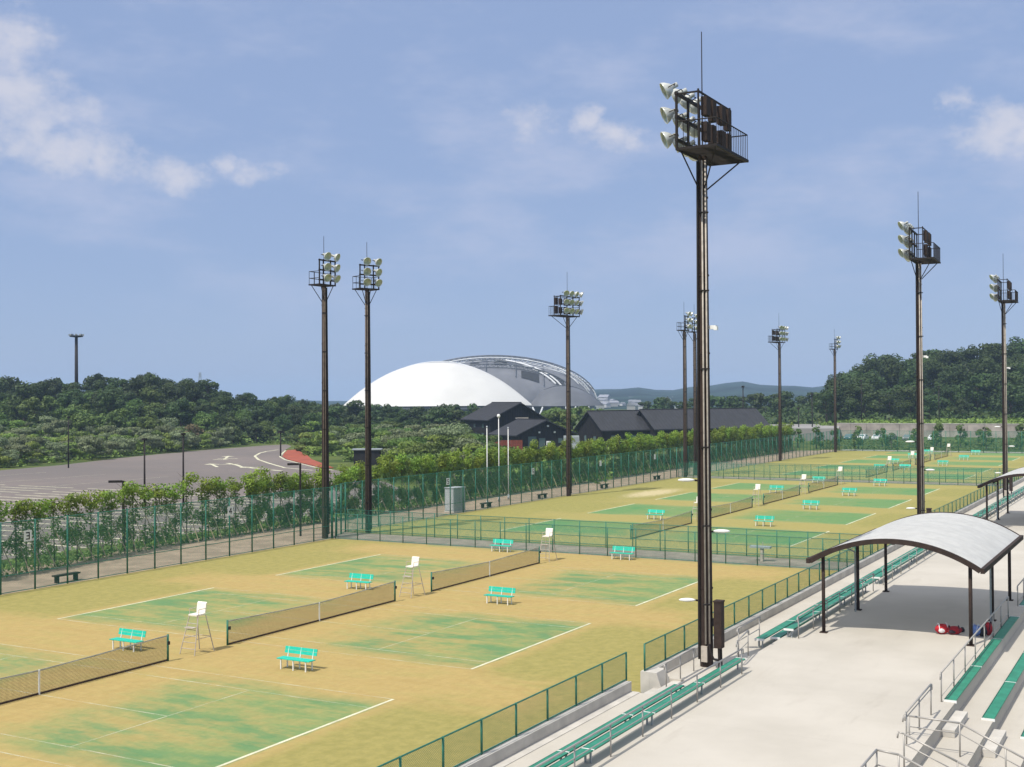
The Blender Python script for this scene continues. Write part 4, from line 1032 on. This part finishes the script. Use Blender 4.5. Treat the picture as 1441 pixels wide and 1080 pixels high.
for i in range(64):
    a, b_ = 2*math.pi*i/64, 2*math.pi*(i+1)/64
    wl.poly([(10+67*math.cos(a), 52+60*math.sin(a), -9), (10+67*math.cos(b_), 52+60*math.sin(b_), -9), (10+67*math.cos(b_), 52+60*math.sin(b_), .2), (10+67*math.cos(a), 52+60*math.sin(a), .2)])
wl.build('base_wall', M_TRUSSD, dm)
MB().box((-22, -38, -.9), (112, 3, 1.0)).build('eaves_band', M_DGREY2, dm)
for xx in (-60, -40, -20, 0, 20, 38, 58, 66):
    mb = MB(); mb.tube((xx, -36+abs(xx)*.2, -8), (xx-3, -30+abs(xx)*.2, -.6), .5, n=6); mb.tube((xx, -36+abs(xx)*.2, -8), (xx+3, -30+abs(xx)*.2, -.6), .5, n=6); mb.build('buttress', M_TRUSS, dm)

# retaining wall at the far end, road and cars
rw = thing('retaining_wall', 'grey tan concrete retaining wall below the wooded hill', 'wall', (264.0, 0, 0))
for i in range(16):
    MB().box((0, -20.0+i*4.0, 1.78), (.5, 3.93, 3.6)).build('panel', M_WALL, rw)
MB().box((0, 10, 3.66), (.62, 64, .14)).build('coping', M_CONC2, rw)
fr = MB(); fr.poly([(*land(1052, 285), 0), (*land(1150, 285), 0), (*land(1150, 340), 0), (*land(1052, 340), 0)], 0)
M_FARR = mat('pale far road', (.26, .25, .24), .9, var=.15, vscale=.1)
fr = MB().prism([land(1046, 290), land(1180, 285), land(1180, 330), land(1046, 330)], -1, 3.0); struct(fr, 'raised_road', M_FARR, 'pale raised road bank between the long house and the wooded hill', 'road')
as_ = MB(); as_.poly([(236, -16), (263.7, -16), (263.7, 44), (236, 44)], -.01); struct(as_, 'far_parking', pm, 'asphalt strip with parked cars behind the far fence', 'car park')
def car(loc, rz, col, lab):
    r_ = thing('parked_car', lab, 'car', loc, rz, 'cars parked beyond the far fence'); pm_ = mat('car paint', col, .3, var=.03)
    pr = [(-2.1, .35), (-2.12, .75), (-1.95, .95), (-1.2, 1.0), (-.6, 1.45), (.95, 1.48), (1.65, 1.0), (2.1, .92), (2.15, .5), (2.1, .35)]
    mb = MB(); n = len(pr); vs = [(p[0], -.84 if p[1] < 1.1 else -.68, p[1]) for p in pr]+[(p[0], .84 if p[1] < 1.1 else .68, p[1]) for p in pr]
    mb.add(vs, [tuple(range(n)), tuple(range(2*n-1, n-1, -1))]+[(i, n+i, n+(i+1) % n, (i+1) % n) for i in range(n)]); mb.build('body', pm_, r_)
    for s in (-1, 1):
        g_ = MB(); g_.add([(-.95, s*.86, 1.04), (1.35, s*.86, 1.04), (.85, s*.72, 1.40), (-.55, s*.72, 1.40)], [(0, 1, 2, 3) if s < 0 else (3, 2, 1, 0)]); g_.build('window', M_PANE, r_)
        for xx in (-1.35, 1.35): MB().tube((xx, s*.66, .32), (xx, s*.87, .32), .32, n=14).build('wheel', M_DARK, r_)
    MB().add([(-1.28, -.66, 1.02), (-1.28, .66, 1.02), (-.68, .60, 1.42), (-.68, -.60, 1.42)], [(0, 1, 2, 3)]).build('windscreen', M_PANE, r_)
    for s in (-.6, .6): MB().box((-2.14, s, .72), (.04, .3, .14)).build('headlight', M_WHITE, r_)
for i, (yy, col, lab) in enumerate(((37.5, (.25, .05, .05), 'dark red car, leftmost behind the far fence'), (34.3, (.05, .12, .16), 'dark teal car between red and white cars'), (31.0, (.75, .76, .78), 'white car behind the far fence, left of two whites'), (27.8, (.70, .70, .72), 'white car behind the far fence, right of two whites'), (24.4, (.04, .045, .07), 'black car right of the white cars'), (20.8, (.16, .17, .19), 'dark grey car rightmost of the parked cars'), (15.0, (.72, .73, .74), 'white car half hidden by the dark mast'))):
    car((247+random.uniform(-.5, .5), yy, 0), random.uniform(-.05, .05), col, lab)

# ------------------------------------------------------------------ plants
def leaves(mb, c, r, n, size, rnd, shell=.55, zmin=None, flat=.5):
    """leaf clumps spread through an ellipsoid, denser at its skin; every clump is a bent pair of faces"""
    for _ in range(n):
        v = Vector((rnd.gauss(0, 1), rnd.gauss(0, 1), rnd.gauss(0, 1))).normalized(); k = shell+(1-shell)*rnd.random()**.6
        p = Vector((c[0]+r[0]*v.x*k, c[1]+r[1]*v.y*k, c[2]+r[2]*v.z*k))
        if zmin is not None and p.z < zmin: continue
        nv = (v+Vector((rnd.uniform(-1, 1), rnd.uniform(-1, 1), rnd.uniform(-.4, 1)))*flat*1.4).normalized()
        e = nv.cross(Vector((rnd.uniform(-1, 1), rnd.uniform(-1, 1), rnd.uniform(-1, 1)))).normalized(); f = nv.cross(e)
        s = size*rnd.uniform(.6, 1.35); s2 = s*rnd.uniform(.45, .8)
        mb.add([p-e*s, p-f*s2+nv*s*.12, p+e*s*.9, p+f*s2-nv*s*.1], [(0, 1, 2, 3)])
def tree_proto(name, label, group, seed, h, wd, leafm, nl, size, trunk=True, lobes=9, low=.25, cat='tree'):
    rnd = random.Random(seed)
    r_ = thing(name, label, cat, (0, 0, 0), 0, group)
    lb_ = []
    for i in range(lobes):
        a = rnd.uniform(0, 6.28); q = rnd.uniform(.15, .62)*wd; z = h*(low+.12+rnd.random()*(.78-low)); q *= 1.15-.6*max(0, (z/h-.45))
        lb_.append(((q*math.cos(a), q*math.sin(a), z), (wd*rnd.uniform(.18, .44), wd*rnd.uniform(.18, .44), h*rnd.uniform(.07, .19))))
    lb_.append(((rnd.uniform(-.1, .1)*wd, rnd.uniform(-.1, .1)*wd, h*.82), (wd*.36, wd*.36, h*.18)))
    cr_ = MB()
    for c_, rr in lb_: leaves(cr_, c_, rr, int(nl/len(lb_)), size, rnd, zmin=.05)
    cr_.build('crown', leafm, r_)
    if trunk:
        tk = MB(); b0 = Vector((0, 0, -.3)); b1 = Vector((rnd.uniform(-.2, .2), rnd.uniform(-.2, .2), h*.4)); tk.tube(b0, b1, .035*h, .024*h, n=8)
        b2 = b1+Vector((rnd.uniform(-.3, .3), rnd.uniform(-.3, .3), h*.35)); tk.tube(b1, b2, .024*h, .008*h, n=7)
        for c_, rr in lb_[:6]: tk.tube(b1.lerp(b2, rnd.uniform(-.3, .6)), c_, .012*h, .004*h, n=5)
        tk.build('trunk', M_BARK, r_)
    return r_
def scatter(protos, spots, labels=None):
    for i, (x, y, s, z) in enumerate(spots):
        p = protos[i % len(protos)] if labels is None else protos[i % len(protos)]
        rz = random.uniform(0, 6.28)
        sc_ = (s*random.uniform(.9, 1.15), s*random.uniform(.9, 1.15), s*random.uniform(.88, 1.12))
        if not p.get('_used'):
            p['_used'] = 1; p.location = (x, y, z); p.rotation_euler = (0, 0, rz); p.scale = sc_
        else: dup(p, (x, y, z), rz, None, sc_)
def spots_in(poly_px, n, mind, smin, smax, tries=9000, keep=None):
    """random places in a patch of land given by bearing/range bounds"""
    (p0, p1, d0, d1) = poly_px; out = []
    for _ in range(tries):
        if len(out) >= n: break
        px, D = random.uniform(p0, p1), math.sqrt(random.uniform(d0*d0, d1*d1)); x, y = land(px, D)
        if keep and not keep(x, y, px, D): continue
        if any((x-a)**2+(y-b_)**2 < mind*mind for a, b_, _, _ in out): continue
        out.append((x, y, random.uniform(smin, smax), hgt(x, y)))
    return out
# left wood
G = 'trees of the left wood'
TL = [tree_proto('broadleaf_tree', 'dark green broadleaf tree in the wood behind the car park', G, 20+i, 8.5, 4.6, L_DARK, 2600, .30, lobes=15) for i in range(4)]
TM = [tree_proto('bushy_tree', 'mid green bushy tree on the slope behind the car park', 'bushy trees of the left slope', 40+i, 6.5, 4.4, L_MID, 2200, .28, lobes=14, low=.1) for i in range(3)]
def offpark(x, y, px, D): 
    n_ = (x-78)*-.29+(y-124)*.957
    return not (x < 180 and n_ < 6)
scatter(TL, spots_in((-60, 300, 292, 380), 78, 4.7, .6, 1.22)+spots_in((290, 440, 292, 385), 34, 4.7, .5, .85))
scatter(TM, spots_in((-60, 290, 262, 325), 34, 5.0, .75, 1.15, keep=offpark)+spots_in((290, 470, 262, 350), 18, 5.0, .6, .95, keep=offpark))
TS = tree_proto('bare_topped_tree', 'thin straw coloured half dry tree on the left slope', None, 47, 5.0, 3.4, leafmat('dry foliage', (.10, .075, .035), (.22, .17, .09), .4), 500, .22, lobes=8, low=.2)
x, y = land(272, 268); TS.location = (x, y, hgt(x, y))
TL2 = [tree_proto('broadleaf_tree', 'dark green tree below the white dome shell', 'trees before the dome', 60+i, 6.4, 4.4, L_DARK, 2200, .32, lobes=14, low=.1) for i in range(3)]
def offhouse(x, y, px, D): return px < 640 or D > 310
scatter(TL2, spots_in((415, 680, 300, 400), 46, 5.2, .75, 1.1, keep=offhouse))
TG = [tree_proto('bushy_tree', 'bright green tree between the dark houses and the dome', 'trees behind the houses', 70+i, 6.5, 4.6, L_MID, 1200, .4, low=.1) for i in range(2)]
scatter(TG, spots_in((770, 850, 300, 380), 12, 5.5, .8, 1.15))
TC = [tree_proto('broadleaf_tree', 'distant green tree beyond the long black roof', 'trees beyond the long house', 74+i, 8, 5.2, L_DARK, 1100, .5, low=.1) for i in range(2)]
scatter(TC, spots_in((900, 1160, 390, 500), 26, 6.5, .7, 1.05))
# right wooded hill
TR = [tree_proto('broadleaf_tree', 'dark green broadleaf tree on the wooded hill at right', 'trees of the right hill', 80+i, 10.5, 5.6, L_DARK, 2900, .33, lobes=16) for i in range(4)]
sp1 = [q for q in spots_in((1168, 1560, 322, 425), 104, 5.3, .6, 1.3) if q[0] > 268]
scatter(TR, sp1)
TE = tree_proto('gnarled_tree', 'leaning sparse tree at the left foot of the wooded hill', None, 99, 9.5, 5.0, L_DARK, 650, .4, lobes=6)
x, y = land(1163, 318); TE.location = (x, y, hgt(x, y)); TE.rotation_euler = (.0, -.12, 0)
# shrubs
S1 = [tree_proto('wild_shrub', 'silver green wild shrub on the scrub slope by the car park', 'silver shrubs of the scrub', 110+i, 3.6, 3.6, L_GREY, 1700, .18, trunk=False, lobes=6, low=.0, cat='shrub') for i in range(3)]
S2 = [tree_proto('wild_shrub', 'yellow green wild shrub on the scrub slope by the car park', 'green shrubs of the scrub', 120+i, 3.2, 3.4, L_YEL, 1700, .18, trunk=False, lobes=6, low=.0, cat='shrub') for i in range(3)]
def scrub(x, y, px, D):
    n_ = (x-78)*-.29+(y-124)*.957
    if x < 178 and n_ < 3.5: return False
    return True
scatter(S1, spots_in((-40, 430, 185, 285), 95, 3.0, .7, 1.2, keep=scrub))
scatter(S2, spots_in((-40, 430, 185, 285), 80, 3.0, .7, 1.15, keep=scrub))
S3 = [tree_proto('wild_shrub', 'mixed green wild shrub between the red verge and the houses', 'shrubs before the houses', 130+i, 3.8, 4.0, (L_MID, L_YEL, L_GREY, L_MID)[i], 1800, .21, trunk=False, lobes=7, low=.0, cat='shrub') for i in range(4)]
def mid(x, y, px, D):
    if px < 482 and D < 226: return False
    if 480 < px < 562 and D < 205: return False
    # keep clear of asphalt, houses and the shed front
    if D < 150+max(0, (560-px))*.18: return False
    if px > 655 and D > 232: return False
    if 485 < px < 545 and 186 < D < 203: return False
    if px < 470 and D < 185: return False
    return True
scatter(S3, spots_in((425, 690, 128, 300), 88, 4.2, .75, 1.2, keep=mid))
S4 = tree_proto('willow_bush', 'large silver green bush left of the black houses', None, 141, 6.4, 7.2, L_GREY, 5000, .21, trunk=False, lobes=10, low=.0, cat='bush')
x, y = land(640, 214); S4.location = (x, y, 0)
S5 = dup(S4, (*land(575, 205), 0), 1.2, 'silver green bush right of the low black shed', .82)
# saplings along the path, each with its stake
def sapling_proto(seed, dense, leafm, label, group):
    rnd = random.Random(seed); h = 4.7; r_ = thing('staked_sapling', label, 'sapling', (0, 0, 0), 0, group)
    tk = MB(); tk.tube((0, 0, -.1), (rnd.uniform(-.08, .08), rnd.uniform(-.08, .08), h*.93), .045, .018, n=6)
    for k in range(14):
        z = rnd.uniform(1.0, h*.9); a = rnd.uniform(0, 6.28); l = rnd.uniform(.3, .75); tk.tube((0, 0, z), (l*math.cos(a), l*math.sin(a), z+l*.8), .012, .005, n=4)
    tk.build('trunk', M_BARK, r_)
    c_ = MB()
    for k in range(6 if dense else 4): leaves(c_, (rnd.uniform(-.45, .45), rnd.uniform(-.35, .35), h*rnd.uniform(.66 if dense else .80, .95)), (.75 if dense else .62, .55, .42), 120 if dense else 80, .10, rnd, .3)
    c_.build('crown', leafm, r_)
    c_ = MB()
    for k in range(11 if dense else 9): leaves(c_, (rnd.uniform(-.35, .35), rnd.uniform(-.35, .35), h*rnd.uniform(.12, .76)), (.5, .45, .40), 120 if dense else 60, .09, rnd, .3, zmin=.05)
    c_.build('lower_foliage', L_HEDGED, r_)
    sg = MB(); sg.tube((.35, -1.15, 0), (.02, -.02, 2.5), .035, n=6); sg.build('stake', M_STAKE, r_)
    return r_
SA = [sapling_proto(200+i, False, L_HEDGE, 'sparse staked sapling before the car park behind the tall fence', 'sparse saplings along the near path') for i in range(4)]
SB = [sapling_proto(220+i, True, L_HEDGE, 'leafy staked sapling in the hedge row beside the middle and far courts', 'leafy saplings along the far path') for i in range(4)]
def rowy(x): return 26.6+ (x-2)*.165 if x < 18 else 29.3+.010*(x-18)
x = -9.0; i = 0; spA, spB = [], []
while x < 186:
    y = rowy(x)+random.uniform(-.25, .25); s = random.uniform(.93, 1.07)
    if x < 27: spA.append((x, y, s*.99, 0)); x += random.uniform(.95, 1.45)
    else: spB.append((x, y, s*(1.0 if x < 46 else 1.13), 0)); x += random.uniform(1.2, 1.6)
def put_row(protos, spots):
    for k, (x, y, s, z) in enumerate(spots):
        p = protos[k % len(protos)] if k < len(protos) else random.choice(protos)
        rz = random.uniform(-.35, .35); sc_ = (random.choice((-1, 1))*1.0 if x > 22 and x < 32 else 1.0, 1, s)
        sc_ = (1, 1, s*random.uniform(.95, 1.05))
        if not p.get('_used'): p['_used'] = 1; p.location = (x, y, z); p.rotation_euler = (0, 0, rz); p.scale = sc_
        else: dup(p, (x, y, z), rz, None, sc_)
put_row(SA, spA); put_row(SB, spB)
# young trees in front of the retaining wall
YT = [tree_proto('young_tree', 'young green tree in front of the far retaining wall', 'young trees by the far wall', 240+i, 4.4, 1.9, L_MID, 420, .24, lobes=6, low=.05) for i in range(2)]
scatter(YT, [(random.uniform(196, 234), yy+random.uniform(-.8, .8), random.uniform(.7, 1.15), 0) for yy in (33, 29, 25.5, 21, 16.5, 14, 11, 8.5, 6, 3.2, .5, -2.5, -5, -8, -11, -14)])
for p in list(COL.objects):
    if '_used' in p: del p['_used']
# ground cover nobody could count
def cover(name, label, cat, patches, n, leafm, size, hmax):
    rnd = random.Random(len(name)+n); mb = MB()
    for (p0, p1, d0, d1, keep) in patches:
        for _ in range(n):
            px, D = rnd.uniform(p0, p1), math.sqrt(rnd.uniform(d0*d0, d1*d1)); x, y = land(px, D)
            if keep and not keep(x, y, px, D): continue
            z = hgt(x, y)+hmax*rnd.random()**1.5
            nv = Vector((rnd.uniform(-1, 1), rnd.uniform(-1, 1), rnd.uniform(.3, 1.4))).normalized(); e = nv.cross(Vector((rnd.uniform(-1, 1), rnd.uniform(-1, 1), .3))).normalized(); f = nv.cross(e)
            s = size*rnd.uniform(.6, 1.4); p = Vector((x, y, z)); mb.add([p-e*s, p-f*s*.6, p+e*s, p+f*s*.6], [(0, 1, 2, 3)])
    return tag(mb.build(name, leafm), label, cat, kind='stuff')
cover('undergrowth', 'dark green undergrowth between the trees of the woods', 'undergrowth', [(-70, 470, 262, 400, offpark), (400, 690, 290, 420, offhouse), (880, 1165, 345, 520, None), (1165, 1560, 318, 430, lambda x, y, px, D: x > 267)], 9000, L_DARK, .75, 2.6)
cover('scrub_cover', 'bright green grass and weeds of the scrub land', 'scrub', [(-60, 440, 183, 300, scrub), (425, 860, 110, 300, mid)], 14000, L_YEL, .34, 1.1)
cover('bank_grass', 'yellow green grass on the bank above the far wall', 'grass', [(1120, 1500, 300, 335, lambda x, y, px, D: x > 265)], 5000, L_YEL, .4, .9)
cover('verge_weeds', 'rough grass and weeds between the far fence and the parked cars', 'weeds', [(1150, 1480, 232, 285, lambda x, y, px, D: 194 < x < 243 or 254 < x < 263.5)], 9000, L_MID, .22, .4)
rnd = random.Random(5); mb = MB()
for _ in range(15000):
    x = rnd.uniform(-14, 188); y = rowy(x)+rnd.uniform(-.6, 2.2); z = rnd.random()**2*.7
    nv = Vector((rnd.uniform(-1, 1), rnd.uniform(-1, 1), rnd.uniform(.2, 1))).normalized(); e = nv.cross(Vector((rnd.uniform(-1, 1), rnd.uniform(-1, 1), .3))).normalized(); f = nv.cross(e); s = rnd.uniform(.08, .2); p = Vector((x, y, z))
    mb.add([p-e*s, p-f*s*.5, p+e*s, p+f*s*.5], [(0, 1, 2, 3)])
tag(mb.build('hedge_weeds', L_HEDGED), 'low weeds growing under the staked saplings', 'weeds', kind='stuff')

# ------------------------------------------------------------------ far hills, town, haze
fh = MB(); NU, NV = 90, 8; rnd = random.Random(3); ph = [rnd.uniform(0, 6) for _ in range(6)]
for j in range(NV+1):
    for i in range(NU+1):
        px = -300+2200*i/NU; D = 1000+j*240; x, y = land(px, D)
        rdg = 34+6*math.sin(px*.018+ph[0])+4*math.sin(px*.041+ph[1])+2.5*math.sin(px*.09+ph[2]); rdg *= .22+.78*smooth(640, 860, px)
        fh.v.append((x, y, -1+rdg*math.sin(math.pi*min(1, j/NV*1.0)*.5)**1.2 if j <= NV else 0))
for j in range(NV):
    for i in range(NU): a = j*(NU+1)+i; fh.f.append((a, a+1, a+NU+2, a+NU+1))
hm = mat('far wooded hill', (.020, .038, .034), .95, var=.5, vscale=.010, spec=.05)
struct(fh, 'distant_hills', hm, 'long low blue green hills on the horizon', 'hills', smooth=True)
M_TOWN = mat('far town wall', (.42, .42, .42), .8, objvar=.3)
M_TROOF = mat('far town roof', (.20, .21, .24), .8, objvar=.3)
def town_house(k):
    r_ = thing('distant_house', 'tiny pale house of the far town below the hills', 'house', (0, 0, 0), 0, 'houses of the far town')
    w_, d_, h_ = 12, 9, 6; MB().box((0, 0, h_/2), (w_, d_, h_)).build('wall', M_TOWN, r_)
    a = [(-w_/2-.5, -d_/2-.5, h_), (w_/2+.5, -d_/2-.5, h_), (w_/2+.5, d_/2+.5, h_), (-w_/2-.5, d_/2+.5, h_), (-w_/2, 0, h_+3), (w_/2, 0, h_+3)]
    MB().add(a, [(0, 1, 5, 4), (2, 3, 4, 5), (1, 2, 5), (3, 0, 4)]).build('roof', M_TROOF, r_)
    return r_
TH = town_house(0)
for i in range(46):
    px = random.choice((random.uniform(835, 905), random.uniform(835, 1160))); D = random.uniform(900, 1700); x, y = land(px, D); zt = max(0, (D-1000)/1920*20)
    if i == 0: TH.location = (x, y, zt); TH.rotation_euler = (0, 0, random.uniform(0, 3))
    else: dup(TH, (x, y, zt), random.uniform(0, 3), None, random.uniform(.35, .75))
x, y = land(1017, 2900); lg = thing('white_hall', 'long white building on the ridge of the far hills', 'building', (x, y, 24), YAW-R(90))
MB().box((0, 0, 4), (62, 18, 9)).build('wall', M_WHITE, lg); MB().box((0, 0, 9), (64, 20, 1.2)).build('roof', M_LGREY, lg)

hz = MB(); hz.box((1850, 1250, 36), (4500, 5300, 86))
hzm = bpy.data.materials.new('air'); hzm.use_nodes = True
t = NT(hzm.node_tree); t.n.remove(t.n['Principled BSDF'])
pv = t.new('ShaderNodeVolumePrincipled'); pv.inputs['Color'].default_value = (.50, .68, .98, 1); pv.inputs['Density'].default_value = 2.0e-4; pv.inputs['Anisotropy'].default_value = .0
t.l.new(pv.outputs[0], t.n['Material Output'].inputs['Volume'])
tag(hz.build('haze', hzm), 'thin blue summer haze over the landscape', 'haze', kind='stuff')
